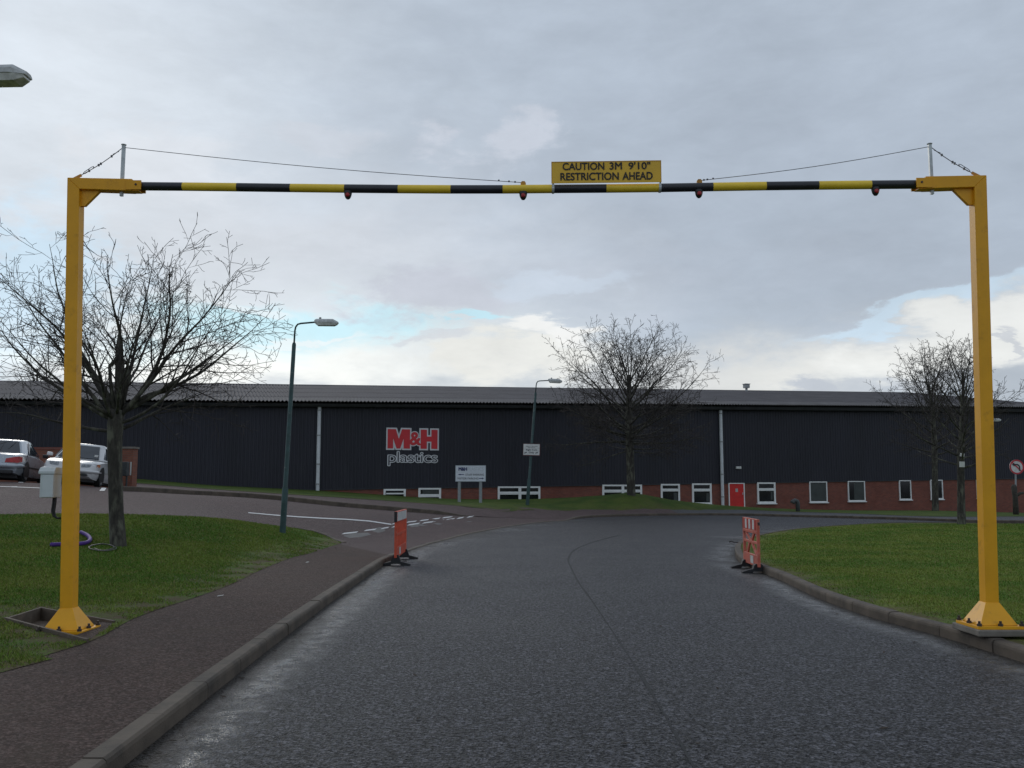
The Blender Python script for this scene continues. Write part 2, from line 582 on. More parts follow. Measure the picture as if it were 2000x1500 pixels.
def mat_brick(name, a, b_, mortar):
    m, t, b = principled(name)
    uv = t.new('ShaderNodeUVMap', uv_map='UVMap')
    br = t.new('ShaderNodeTexBrick')
    t.l.new(uv.outputs[0], br.inputs['Vector'])
    br.inputs['Color1'].default_value = (*a, 1)
    br.inputs['Color2'].default_value = (*b_, 1)
    br.inputs['Mortar'].default_value = (*mortar, 1)
    br.inputs['Scale'].default_value = 1.0
    br.inputs['Brick Width'].default_value = .225
    br.inputs['Row Height'].default_value = .075
    br.inputs['Mortar Size'].default_value = .006
    br.inputs['Bias'].default_value = -.1
    n = t.noise(uv.outputs[0], 1.2, 5, .6)
    cc = t.mix(t.math('MULTIPLY', t.ramp(n, .4, .75), .5), br.outputs['Color'], tuple(x * .55 for x in a))
    n2_ = t.noise(uv.outputs[0], 14, 5, .7)
    cc = t.mix(t.math('MULTIPLY', t.ramp(n2_, .5, .8), .4), cc, tuple(x * 1.5 for x in a))
    t.l.new(cc, b.inputs['Base Color'])
    b.inputs['Roughness'].default_value = .85
    bn = t.new('ShaderNodeBump')
    bn.inputs['Strength'].default_value = .5
    bn.inputs['Distance'].default_value = .008
    bn.invert = True
    t.l.new(br.outputs['Fac'], bn.inputs['Height'])
    t.l.new(bn.outputs[0], b.inputs['Normal'])
    return m


M['brick'] = mat_brick('brick_red', (.25, .072, .048), (.165, .052, .038), (.15, .115, .095))
M['brick_orange'] = mat_brick('brick_orange', (.26, .095, .055), (.20, .070, .045), (.16, .12, .10))

# ------------------------------------------------------------------ terrain heights
CP = []


def cpx(u, v, Y, off=0.0):
    p = at(u, v, Y)
    CP.append((p.x, p.y, p.z - off))


# flat main road
for p in [(0, -8), (-4, -8), (5, -8), (0, 0), (-3.4, 2), (4.3, 2), (-3, 5), (4.4, 5), (0, 6), (-2.2, 9), (4.4, 8.5), (-2, 12), (1, 12),
          (4.4, 13), (-1.9, 16.5), (2, 18), (3.6, 18), (-1, 21), (5, 23), (1, 26), (-.3, 28), (6, 28), (3, 33), (8, 34), (2, 38), (12, 36), (17, 33),
          (3, 42), (8, 45), (14, 42), (20, 37), (28, 36), (60, 32), (60, 10), (40, 20), (60, -8), (20, 5), (20, -8), (10, 15), (12, 25), (20, 28), (8, 10)]:
    CP.append((p[0], p[1], 0.0))
for u, v in [(0, 1310), (165, 1240), (300, 1190), (450, 1140), (560, 1092)]:
    q = onz(u, v, .12)
    CP.append((q.x, q.y, .01))
CP += [(-4.6, 2, .02), (-5.2, -8, .02), (-12, -8, .1), (-20, -8, .3), (-14, 6, .45), (-9, 4, .15), (-7.5, 10, .22), (-25, 12, .9), (-40, -8, .6), (-40, 30, 1.7)]
cpx(670, 1050, 24, .1)
cpx(230, 1068, 16, .115)
cpx(552, 1037, 22.5, .115)
cpx(400, 1010, 22, .1)
cpx(0, 1006, 19, .1)
cpx(200, 1004, 20, .1)
cpx(485, 1001, 26.5)
cpx(760, 1024, 27.5)
cpx(241, 959, 31)
cpx(392, 967, 31)
cpx(546, 977, 31.4)
cpx(640, 987, 32)
cpx(760, 997, 33.3)
cpx(880, 1006, 35.3)
cpx(180, 950, 29)
cpx(40, 942, 29)
cpx(255, 934, 48.9, .115)
cpx(100, 930, 47.5, .115)
cpx(-200, 925, 45, .115)
cpx(392, 946, 50, .115)
cpx(546, 954, 51.3, .115)
cpx(640, 959, 52, .115)
cpx(760, 967, 53.2, .115)
cpx(865, 973.5, 54.2, .115)
cpx(970, 975, 55.2, .115)
cpx(1060, 974.5, 56.2, .115)
cpx(1150, 976, 57, .115)
cpx(1340, 986, 58.5, .115)
cpx(1030, 985, 41, .115)
cpx(918, 982, 42, .115)
cpx(1236, 962, 47.5, .115)
cpx(1195, 968, 47.5, .115)
cpx(1280, 973, 47.5, .115)
cpx(1235, 984, 45, .115)
cpx(1240, 968, 51, .115)
cpx(1140, 979, 47, .115)
cpx(1330, 990, 47, .115)
cpx(1480, 995, 60.5, .115)
cpx(1700, 1001, 63, .115)
cpx(1900, 1005, 66, .115)
cpx(2100, 1012, 68, .115)
cpx(1825, 997, 55, .115)
CP += [(-40, 60, 1.9), (-20, 75, 1.8), (10, 80, .6), (40, 85, -.5), (60, 66, -.6), (60, 50, -.2), (-60, 30, 1.8), (-60, -8, .8)]
CPA = np.array(CP)
_c2 = 1.5 ** 2


def _phi(d2):
    return np.sqrt(d2 + _c2)


_n = len(CPA)
_A = np.zeros((_n + 1, _n + 1))
_A[:_n, :_n] = _phi(((CPA[:, None, :2] - CPA[None, :, :2]) ** 2).sum(-1)) - 0.04 * np.eye(_n)
_A[:_n, _n] = 1
_A[_n, :_n] = 1
_w = np.linalg.solve(_A, np.append(CPA[:, 2], 0))


def hgt_raw(P):
    P = np.asarray(P, float).reshape(-1, 2)
    x = np.clip(P[:, 0], -60, 62)
    y = np.clip(P[:, 1], -9, 84)
    o = np.empty(len(P))
    for k in range(0, len(P), 4000):
        d2 = (x[k:k + 4000, None] - CPA[None, :, 0]) ** 2 + (y[k:k + 4000, None] - CPA[None, :, 1]) ** 2
        o[k:k + 4000] = _phi(d2) @ _w[:_n] + _w[_n]
    return np.clip(o, -.9, 2.3)


# plan of the flat carriageway, straight from sight lines onto z = 0
_Z2 = lambda u, v: tuple(onz(u, v, 0.0)[:2])
_SA = _SB = _RP = None


def flat_weight(P):
    """0 on the carriageway, 1 a few metres away from it"""
    if _RP is None:
        return np.ones(len(P))
    d = np.empty(len(P))
    for k in range(0, len(P), 2000):
        q = P[k:k + 2000, None, :]
        ab = (_SB - _SA)[None]
        t = np.clip(((q - _SA[None]) * ab).sum(-1) / np.maximum((ab ** 2).sum(-1), 1e-9), 0, 1)
        d[k:k + 2000] = np.sqrt((((q - _SA[None]) - t[..., None] * ab) ** 2).sum(-1)).min(1)
    d[inside(P, _RP)] = 0
    t = np.clip((d - .15) / 3.2, 0, 1)
    return t * t * (3 - 2 * t)


def hgt_np(P):
    P = np.asarray(P, float).reshape(-1, 2)
    return hgt_raw(P) * flat_weight(P)


def hgt(x, y):
    return float(hgt_np([(x, y)])[0])


_YS = np.arange(2.0, 95, .2)


def gnd(u, v, off=0.0):
    """where the sight line through photo pixel (u, v) meets the terrain"""
    d = ray(u, v)
    d = d / d.y
    P = np.stack([d.x * _YS, _YS], 1)
    z = CAM_H + d.z * _YS
    below = z < hgt_np(P) + off
    i = int(np.argmax(below)) if below.any() else len(_YS) - 1
    lo, hi = _YS[max(i - 1, 0)], _YS[i]
    for _ in range(18):
        m_ = (lo + hi) / 2
        if CAM_H + d.z * m_ < hgt(d.x * m_, m_) + off:
            hi = m_
        else:
            lo = m_
    return Vector((d.x * hi, hi, hgt(d.x * hi, hi) + off))


def smooth_line(pts, step=.4):
    """Catmull-Rom through 2D points, resampled by arc length"""
    P = [Vector((p[0], p[1])) for p in pts]
    P = [P[0] * 2 - P[1]] + P + [P[-1] * 2 - P[-2]]
    o = []
    for i in range(1, len(P) - 2):
        p0, p1, p2, p3 = P[i - 1:i + 3]
        n = max(2, int((p2 - p1).length / step))
        for k in range(n):
            t = k / n
            o.append(.5 * ((2 * p1) + (p2 - p0) * t + (2 * p0 - 5 * p1 + 4 * p2 - p3) * t * t + (3 * p1 - p0 - 3 * p2 + p3) * t ** 3))
    o.append(P[-2])
    return o


def offset_line(L, d):
    o = []
    for i, p in enumerate(L):
        t = (L[min(i + 1, len(L) - 1)] - L[max(i - 1, 0)])
        t.normalize()
        o.append(p + Vector((-t.y, t.x)) * d)
    return o


def inside(P, poly):
    P = np.asarray(P)
    x, y = P[:, 0], P[:, 1]
    r = np.zeros(len(P), bool)
    n = len(poly)
    for i in range(n):
        x1, y1 = poly[i]
        x2, y2 = poly[(i + 1) % n]
        c_ = ((y1 > y) != (y2 > y)) & (x < (x2 - x1) * (y - y1) / (y2 - y1 + 1e-12) + x1)
        r ^= c_
    return r


def dist_line(P, L):
    """distance of points P (n,2) to polyline L"""
    P = np.asarray(P, float)
    best = np.full(len(P), 1e9)
    for a, b in zip(L[:-1], L[1:]):
        a = np.array(a[:2])
        b = np.array(b[:2])
        ab = b - a
        t = np.clip(((P - a) @ ab) / max(ab @ ab, 1e-9), 0, 1)
        best = np.minimum(best, np.hypot(*(P - a - t[:, None] * ab).T))
    return best


def densify(poly, step):
    o = []
    n = len(poly)
    for i in range(n):
        a, b = Vector(poly[i][:2]), Vector(poly[(i + 1) % n][:2])
        k = max(1, int((b - a).length / step(a)))
        for j in range(k):
            o.append(a + (b - a) * (j / k))
    return o


def region(name, poly, material, off, hole=None, attr=None, step=None, kind='structure', label=None):
    """a draped sheet of ground filling a plan polygon"""
    step = step or (lambda p: .35 if p.y < 16 else (.7 if p.y < 32 else 1.4))
    B = densify(poly, step)
    B2 = [b for i, b in enumerate(B) if (b - B[i - 1]).length > .01]
    xs = [b.x for b in B2]
    ys = [b.y for b in B2]
    I = []
    y = min(ys)
    while y < max(ys):
        s = step(Vector((0, y)))
        row = np.arange(min(xs), max(xs), s)
        for x in row:
            I.append((x + rng.uniform(-.2, .2) * s, y + rng.uniform(-.2, .2) * s))
        y += s
    I = np.array(I)
    bp = [(b.x, b.y) for b in B2]
    I = I[inside(I, bp)]
    I = I[dist_line(I, [tuple(b) for b in bp + bp[:1]]) > .12]
    H2 = []
    if hole:
        H2 = densify(hole, lambda p: .2)
        hp = [(b.x, b.y) for b in H2]
        I = I[~inside(I, hp)]
        I = I[dist_line(I, hp + hp[:1]) > .05]
    vs = [Vector(b) for b in bp] + [Vector((b.x, b.y)) for b in H2] + [Vector(p) for p in I]
    nb, nh = len(bp), len(H2)
    ed = [(i, (i + 1) % nb) for i in range(nb)] + [(nb + i, nb + (i + 1) % nh) for i in range(nh)]
    rv, re, rf, *_ = delaunay_2d_cdt(vs, ed, [], 1, 1e-4)
    P = np.array([(p.x, p.y) for p in rv])
    fs = [tuple(f) for f in rf]
    if hole:
        cen = np.array([P[list(f)].mean(0) for f in fs])
        keep = ~inside(cen, hp)
        fs = [f for f, k in zip(fs, keep) if k]
    Z = hgt_np(P) + (off(P) if callable(off) else off)
    fo = []
    for f in fs:
        a, b, c_ = P[f[0]], P[f[1]], P[f[2]]
        if (b[0] - a[0]) * (c_[1] - a[1]) - (b[1] - a[1]) * (c_[0] - a[0]) < 0:
            f = tuple(reversed(f))
        fo.append(f)
    me = bpy.data.meshes.new(name)
    me.from_pydata([(p[0], p[1], z) for p, z in zip(P, Z)], [], fo)
    me.materials.append(material)
    me.polygons.foreach_set('use_smooth', [True] * len(me.polygons))
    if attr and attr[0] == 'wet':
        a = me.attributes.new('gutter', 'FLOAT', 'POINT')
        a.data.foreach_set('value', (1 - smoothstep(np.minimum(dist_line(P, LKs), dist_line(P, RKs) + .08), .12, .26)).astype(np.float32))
        a = me.attributes.new('pale_band', 'FLOAT', 'POINT')
        dr = dist_line(P, RKs)
        a.data.foreach_set('value', ((1 - smoothstep(dr, .15, .6)) * smoothstep(dr, .03, .15)).astype(np.float32))  # mask of the paler band beside the right kerb
    if attr:
        a = me.attributes.new(attr[0], 'FLOAT', 'POINT')
        a.data.foreach_set('value', np.clip(attr[1](P), 0, 1).astype(np.float32))
    o = bpy.data.objects.new(name, me)
    col.objects.link(o)
    tag(o, label, kind=kind)
    return o


def ribbon(name, pts, width, material, off, step=.4, wfun=None, sm=True):
    """a painted or poured strip lying on the ground"""
    L = smooth_line(pts, step) if sm else [Vector(p[:2]) for p in pts]
    vs, fs = [], []
    for i, p in enumerate(L):
        t = (L[min(i + 1, len(L) - 1)] - L[max(i - 1, 0)]).normalized()
        nrm = Vector((-t.y, t.x))
        w = width * (wfun(i / max(1, len(L) - 1)) if wfun else 1)
        for sg in (-1, 1):
            q = p + nrm * (w / 2 * sg)
            vs.append((q.x, q.y, hgt(q.x, q.y) + off))
        if i:
            b = 2 * i
            fs.append((b - 2, b - 1, b + 1, b))
    mb = MB()
    mb.add(vs, fs)
    o = mb.build(name, material)
    tag(o, kind='structure')
    return o


def G2(u, v, off=0.0):
    p = gnd(u, v, off)
    return (p.x, p.y)


def smoothstep(x, a, b):
    t = np.clip((np.asarray(x, float) - a) / (b - a), 0, 1)
    return t * t * (3 - 2 * t)


# ------------------------------------------------------------------ ground plan
# road edge (foot of the kerb face) on the left, then round the far side
_near = [_Z2(*p) for p in [(240, 1500), (348, 1402), (460, 1326), (548, 1254), (640, 1182), (732, 1114), (785, 1083)]]
_q = np.polyfit([p[1] for p in _near], [p[0] for p in _near], 2)
_x = lambda y: float(np.polyval(_q, y)) if y > 5.0 else float(np.polyval(_q, 5.0) + np.polyval(np.polyder(_q), 5.0) * (y - 5.0))
LK = [(_x(y), y) for y in (-7, -2, 2.5, 4.5)] + [(_x(p[1]), p[1]) for p in _near] + [_Z2(*p) for p in [ (830, 1066), (878, 1053),
                                                   (923, 1042), (1010, 1026), (1060, 1020), (1106, 1017)]]
FK = [_Z2(*p) for p in [(1106, 1017), (1135, 1012.5), (1200, 1009), (1310, 1007), (1435, 1007), (1560, 1010), (1750, 1015), (1875, 1019.5), (2000, 1022)]] + [(32, 34.5), (62, 31)]
RK0 = [_Z2(*p) for p in [(2000, 1295), (1910, 1265), (1820, 1238), (1718, 1211), (1655, 1190), (1592, 1166), (1526, 1134), (1478, 1115), (1450, 1102), (1438, 1090), (1436, 1076), (1443, 1066), (1462, 1057), (1500, 1047.5), (1550, 1039.5), (1600, 1034.5), (1700, 1028), (1800, 1026), (2000, 1028)]]
d0 = Vector(RK0[0]) - Vector(RK0[2])
RK = [tuple(Vector(RK0[0]) + d0.normalized() * 16), tuple(Vector(RK0[0]) + d0.normalized() * 6)] + RK0 + [(32, 28.5), (62, 25)]
LKs, FKs, RKs = smooth_line(LK), smooth_line(FK), smooth_line(RK)
road_poly = LKs[:-1] + FKs + list(reversed(RKs))
_cp = [tuple(p) for p in (LKs[:-1:5] + FKs[::5] + list(reversed(RKs[::5])))]
_SA = np.array(_cp)
_SB = np.roll(_SA, -1, 0)
_RP = _cp


def wet_fn(P):
    d = np.minimum(dist_line(P, LKs), dist_line(P, RKs[:len(RKs) * 2 // 3]) + .08)
    return (1 - smoothstep(d, .27, .62)) * smoothstep(d, .14, .26)


region('road', road_poly, M['road'], 0.0, attr=('wet', wet_fn),
       step=lambda p: .16 if p.y < 14 else (.35 if p.y < 24 else 1.0))

# left lawn edge against the pavement
LE = [(-6.6, -7), (-5.9, 2.5)] + [G2(u, v, .11) for u, v in [(0, 1312), (80, 1281), (160, 1257), (205, 1238), (250, 1212), (300, 1192), (380, 1166), (450, 1141), (510, 1112), (560, 1092), (620, 1072), (668, 1052)]]
LEs = smooth_line(LE)
tip = Vector(LE[-1])
jn = Vector(LK[10])                     # where the kerb starts to drop
LK_p = [p for p in LKs if p.y < jn.y] + [jn]
# pavement beside the road, kerb to lawn
kerb_in = offset_line(LKs, .125)
kin = [p for p in kerb_in if p.y < jn.y]
pave_poly = kin + list(reversed(offset_line(LEs, .25)))


def pave_off(P):
    d = dist_line(P, [tuple(tip), tuple(jn)])
    return .004 + .096 * smoothstep(d, .1, 3.0)


region('pavement', pave_poly, M['red_asphalt'], pave_off)

# side road, its mouth and the car park behind
far_l = [G2(*p) for p in [(241, 959), (392, 967), (546, 977), (640, 987), (760, 997), (880, 1006), (930, 1009.5)]]
near_l = [G2(u, v, .1) for u, v in [(668, 1052), (620, 1036), (560, 1027), (480, 1018), (400, 1011), (300, 1006.5), (200, 1004.5), (100, 1004), (0, 1006), (-250, 1013)]]
far_s, near_s = smooth_line(far_l), smooth_line(near_l)
dark_edge = [p for p in LKs if p.y >= jn.y]
mouth_far = [Vector(G2(1106, 1014)), Vector(G2(1040, 1013)), Vector(G2(980, 1011.5))]
cp_edge = [Vector(G2(258, 944)), Vector(G2(100, 938)), Vector((-26, 34)), Vector((-45, 30)), Vector((-45, 14))]
_bk = (Vector(LEs[-1]) - Vector(LEs[-4])).normalized() * -.5
side_poly = [tip + _bk, kin[-1] + _bk] + dark_edge + mouth_far + list(reversed(far_s)) + cp_edge + list(reversed(offset_line(near_s, .2)))[:-1]
region('side_road', side_poly, M['side_asphalt'], 0.002)

# footpath on the far side, climbing to the left
fb = [G2(u, v, .1) for u, v in [(258, 943), (392, 954), (520, 963), (640, 970.5), (760, 978.5), (880, 987), (940, 991.5), (1000, 996), (1100, 998), (1200, 997.5), (1300, 997), (1400, 996.5), (1480, 997), (1625, 1002), (1750, 1007), (1875, 1009.5), (2000, 1009)]] + [(34, 44), (62, 42)]
fbs = smooth_line(fb)
FKin = offset_line(FKs, .125)
far_in = offset_line(far_s, .125)
i_s = [i for i, p in enumerate(fbs) if p.x > G2(1300, 997, .1)[0]][0]
i_k = [i for i, p in enumerate(FKin) if p.x > G2(1310, 1004)[0]][0]


def foot_off(P):
    d = dist_line(P, [tuple(far_l[-1])] + [tuple(q) for q in mouth_far[::-1]] + [tuple(FK[0])])
    return .006 + .094 * smoothstep(d, .05, 2.5)


fbx = offset_line(fbs, .3)
foot_poly = far_in + mouth_far[::-1] + FKin[1:i_k + 1] + list(reversed(fbx[:i_s + 1]))
region('footpath', foot_poly, M['side_asphalt'], foot_off)
region('footpath', FKin[i_k:] + list(reversed(fbx[i_s:])), M['far_path'], .10)

# lawns
PIT = [Vector(G2(u, v, .16)[:2]) for u, v in [(8, 1200), (80, 1178), (226, 1204), (168, 1242)]]


def edge_l(P):
    d = dist_line(P, LEs)
    dp = dist_line(P, [tuple(p) for p in PIT + PIT[:1]])
    return np.maximum(1.0 * (1 - smoothstep(d, .05, 1.35)), 1.0 * (1 - smoothstep(dp, .0, 1.1)))


lawn_l = LEs + near_s[1:] + [Vector((-45, 14)), Vector((-45, -7))]
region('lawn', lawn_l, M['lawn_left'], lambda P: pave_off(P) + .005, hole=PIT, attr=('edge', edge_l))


def edge_r(P):
    return .95 * (1 - smoothstep(dist_line(P, RKs), .12, .85))


rk_in = offset_line(RKs, -.125)
lawn_r = rk_in + [Vector((62, -8)), Vector((8, -8))]
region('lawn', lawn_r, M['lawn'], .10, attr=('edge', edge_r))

# facade line of the works building
PHI = math.atan2(12.8, 40.1)
E = Vector((math.cos(PHI), math.sin(PHI), 0))
NRM = Vector((math.sin(PHI), -math.cos(PHI), 0))
P0 = Vector((-7.3, 53.0, 0))


def fac(u, v, off=0.0):
    """photo pixel -> (s, z) on the facade plane (off metres proud of it)"""
    d = ray(u, v)
    o = Vector((0, 0, CAM_H))
    t = ((P0 + NRM * off) - o).dot(NRM) / d.dot(NRM)
    q = o + d * t
    return (q - P0).dot(E), q.z


def fpt(s, z, off=0.0):
    q = P0 + E * s + NRM * off
    return Vector((q.x, q.y, z))


b0, b1 = fpt(-45, 0, -.4), fpt(60, 0, -.4)
bank_poly = fbs + [b1.xy, b0.xy, Vector((-45, 40)), Vector((-45, 36))]
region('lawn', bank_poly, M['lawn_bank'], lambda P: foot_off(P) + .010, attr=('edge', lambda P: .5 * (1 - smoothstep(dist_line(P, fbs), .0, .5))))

# one sheet of ground under everything, out to the horizon
gx = np.concatenate([[-4000, -1500, -500, -150], np.arange(-60, 62, 3.0), [66, 150, 500, 1500, 4000]])
gy = np.concatenate([[-4000, -1000, -150, -40], np.arange(-12, 87, 3.0), [90, 150, 400, 1500, 4000]])
GX, GY = np.meshgrid(gx, gy)
PG = np.stack([GX.ravel(), GY.ravel()], 1)
ZG = hgt_np(PG) - .30
nx_, ny_ = len(gx), len(gy)
mb = MB()
mb.add([(p[0], p[1], z) for p, z in zip(PG, ZG)], [(j * nx_ + i, j * nx_ + i + 1, (j + 1) * nx_ + i + 1, (j + 1) * nx_ + i) for j in range(ny_ - 1) for i in range(nx_ - 1)])
g = mb.build('ground', M['dirt'], smooth=True)
tag(g, kind='structure')


# ------------------------------------------------------------------ kerbs: stones laid end to end
def kerb(L, top, side, stone=.915, w=.125):
    mb = MB()
    acc = [0.0]
    for a, b in zip(L[:-1], L[1:]):
        acc.append(acc[-1] + (b - a).length)

    def pos(s):
        i = min(max(int(np.searchsorted(acc, s)) - 1, 0), len(L) - 2)
        t = (s - acc[i]) / max(acc[i + 1] - acc[i], 1e-6)
        return L[i].lerp(L[i + 1], t)
    s = 0.0
    rr = random.Random(3)
    while s < acc[-1] - .05:
        e = min(s + stone, acc[-1])
        rings = []
        jz = rr.uniform(-.004, .004)
        jo = rr.uniform(-.004, .004)
        for k in range(3):
            q = s + .005 + (e - s - .010) * k / 2
            p = pos(q)
            t = (pos(min(q + .2, acc[-1])) - pos(max(q - .2, 0))).normalized()
            nr = Vector((-t.y, t.x)) * side
            h = hgt(p.x, p.y)
            tp = top(p, q / acc[-1]) + jz
            prof = [(0, -.2), (jo, tp - .035), (.006 + jo, tp - .014), (.022 + jo, tp), (w, tp + .002), (w, -.2)]
            rings.append([Vector((p.x + nr.x * a, p.y + nr.y * a, h + z)) for a, z in prof])
        mb.loft(rings)
        s = e
    o = mb.build('kerb', M['kerb'])
    bm = bmesh.new()
    bm.from_mesh(o.data)
    bmesh.ops.recalc_face_normals(bm, faces=bm.faces)
    bm.to_mesh(o.data)
    bm.free()
    tag(o, kind='structure')
    return o


def top_left(p, f):
    return .112 - .094 * float(smoothstep(p.y, jn.y - 3.0, jn.y + 1.5))


kerb(LKs, top_left, 1)
kerb(FKs, lambda p, f: .02 + .088 * float(smoothstep(f, .0, .05)), 1)
kerb(RKs, lambda p, f: .112, -1)
kerb(far_s, lambda p, f: .15 - .13 * float(smoothstep(f, .82, 1.0)), 1)
kerb(near_s, lambda p, f: .02 + .06 * float(smoothstep(f, .02, .12)), -1)

# ------------------------------------------------------------------ markings and seams on the carriageway
def quad(name, px, material, off):
    vs = []
    n = 6
    a, b, c_, d_ = [Vector(G2(*p, off)) for p in px]       # a->b near edge, d->c far edge
    for i in range(n + 1):
        for q in (a.lerp(b, i / n), d_.lerp(c_, i / n)):
            vs.append((q.x, q.y, hgt(q.x, q.y) + off))
    mb = MB()
    mb.add(vs, [(2 * i, 2 * i + 2, 2 * i + 3, 2 * i + 1) for i in range(n)])
    o = mb.build(name, material)
    tag(o, kind='structure')
    return o


quad('channel_strip', [(690, 1053), (955, 1014), (978, 1009.5), (668, 1046)], M['channel'], .006)
for u0, v0, u1, v1 in [(667, 1043.5, 701, 1040), (710, 1037.5, 737, 1034.5), (743, 1033.5, 762, 1031), (764, 1030.5, 782, 1028.5), (795, 1026.5, 822, 1023), (824, 1022.8, 849, 1019.8), (847, 1019.5, 869, 1016.8), (869, 1016.6, 890, 1014), (891, 1013.8, 908, 1011.5), (911, 1011.2, 927, 1009.2)]:
    quad('road_marking', [(u0, v0), (u1 - 5, v1 + .4), (u1 - 1, v1 - 2.3), (u0 + 5, v0 - 2.8)], M['line_white'], .011)
for u0, v0, u1, v1 in [(764, 1024.5, 786, 1022), (793, 1021, 815, 1018.5), (819, 1018, 839, 1015.6), (840, 1015.4, 861, 1012.8), (863, 1012.4, 885, 1009.8)]:
    quad('road_marking', [(u0, v0), (u1 - 4, v1 + .4), (u1, v1 - 1.9), (u0 + 4, v0 - 2.4)], M['line_white'], .011)
quad('road_marking', [(485, 1002), (764, 1025), (764, 1023), (485, 1000.4)], M['line_white'], .011)
quad('road_marking', [(0, 950.5), (84, 953.8), (84, 952.8), (0, 949.6)], M['line_white'], .011)
quad('road_marking', [(22, 951.5), (82, 938), (88, 938), (32, 951.5)], M['line_white'], .011)
quad('road_marking', [(194, 958.6), (216, 952.5), (222, 952.5), (204, 958.6)], M['line_white'], .011)
seam_px = [(1390, 1560), (1345, 1480), (1262, 1335), (1215, 1262), (1182, 1212), (1150, 1165), (1130, 1138), (1115, 1108), (1110, 1094), (1116, 1080), (1130, 1070), (1152, 1061), (1180, 1053), (1208, 1046)]
ribbon('road_seam', [G2(*p) for p in seam_px], .045, M['seam'], .003, wfun=lambda t: .16 + .5 * abs(math.sin(t * 37)) * abs(math.sin(t * 11.3)) + 1.3 * t * t)

# ================================================================== THE WORKS BUILDING
def line_z(pts, off=0.0):
    """least-squares line z(s) through photo pixels on the facade plane"""
    q = [fac(u, v, off) for u, v in pts]
    a, b = np.polyfit([x[0] for x in q], [x[1] for x in q], 1)
    return lambda s: a * s + b


S0, S1 = fac(-420, 900)[0], fac(2110, 900)[0]
z_cb = line_z([(750, 955), (1050, 948), (1500, 942), (1900, 936)])           # foot of the cladding
z_ct = line_z([(50, 792), (520, 795), (1120, 797), (1480, 801), (1900, 806)])  # head of the cladding
z_ev = line_z([(50, 781), (520, 786), (1120, 789), (1480, 792), (1900, 796)], .45)
RB = 15.0                                                                    # ridge set back
z_rd = line_z([(0, 745), (520, 752), (1120, 758.5), (1450, 763), (1750, 767.5)], -RB)
S_HIP = fac(1772, 768, -RB)[0]

bld_base = fpt(0, 0, 0)
bld = thing('factory_building', 'long dark navy clad factory with a brick base and a grey corrugated roof', 'building', bld_base)


def corr(s_a, s_b, pitch, depth, zlo, zhi, off, prof):
    """vertical ribbed sheet on the facade; prof: list of (fraction of pitch, 0..1)"""
    mb = MB()
    s = s_a
    lo, hi = [], []
    while s < s_b:
        for f, d in prof:
            q = s + f * pitch
            lo.append(fpt(q, zlo(q), off + depth * d))
            hi.append(fpt(q, zhi(q), off + depth * d))
        s += pitch
    n = len(lo)
    mb.add(lo + hi, [(i, i + 1, n + i + 1, n + i) for i in range(n - 1)])
    return mb


corr(S0, S1, .2, .024, lambda s: z_cb(s), lambda s: z_ct(s) + .3, 0.0,
     [(0, 0), (.30, 0), (.42, 1), (.88, 1)]).build('cladding', M['clad'], bld)

# brick plinth: real face with UVs for the brick pattern
mb = MB()
N_ = 90
vs, uvs = [], []
for i in range(N_ + 1):
    s = S0 + (S1 - S0) * i / N_
    zt = z_cb(s) + .02
    for z in (-1.6, zt):
        vs.append(fpt(s, z, -.02))
        uvs.append((s, z))
mb.add(vs, [(2 * i, 2 * i + 2, 2 * i + 3, 2 * i + 1) for i in range(N_)])
o = mb.build('brick_wall', M['brick'], bld)
uvl = o.data.uv_layers.new(name='UVMap')
for lp in o.data.loops:
    uvl.data[lp.index].uv = uvs[lp.vertex_index]
# cladding drip flashing over the brick
mb = MB()
mb.hexa([fpt(S0, z_cb(S0) - .05, -.01), fpt(S1, z_cb(S1) - .05, -.01), fpt(S1, z_cb(S1) - .05, .045), fpt(S0, z_cb(S0) - .05, .045)],
        [fpt(S0, z_cb(S0) + .005, -.01), fpt(S1, z_cb(S1) + .005, -.01), fpt(S1, z_cb(S1) + .005, .045), fpt(S0, z_cb(S0) + .005, .045)])
mb.build('flashing', M['gutter'], bld)
# side and back walls
DEP = 30.0
mb = MB()
for sa, oa, sb, ob in [(S1, -.03, S1, -DEP), (S1, -DEP, S0, -DEP), (S0, -DEP, S0, -.03)]:
    mb.add([fpt(sa, -1.6, oa), fpt(sb, -1.6, ob), fpt(sb, z_ct(sb), ob), fpt(sa, z_ct(sa), oa)], [(0, 1, 2, 3)])
mb.build('rear_wall', M['clad'], bld)

# gutter, fascia
mb = MB()
mb.hexa([fpt(S0, z_ct(S0), .05), fpt(S1, z_ct(S1), .05), fpt(S1, z_ct(S1), .40), fpt(S0, z_ct(S0), .40)],
        [fpt(S0, z_ev(S0) - .07, .05), fpt(S1, z_ev(S1) - .07, .05), fpt(S1, z_ev(S1) - .07, .46), fpt(S0, z_ev(S0) - .07, .46)])
mb.build('gutter', M['gutter'], bld)


# roof: corrugated sheets in four courses, hipped at the right-hand end
def roof_top(s):
    """(offset, z) of the upper edge of the front slope"""
    if s <= S_HIP:
        return -RB, z_rd(s)
    t = min(1, (s - S_HIP) / (S1 + .3 - S_HIP))
    return -RB + (RB + .5) * t, z_rd(S_HIP) + (z_ev(S1) - z_rd(S_HIP)) * t


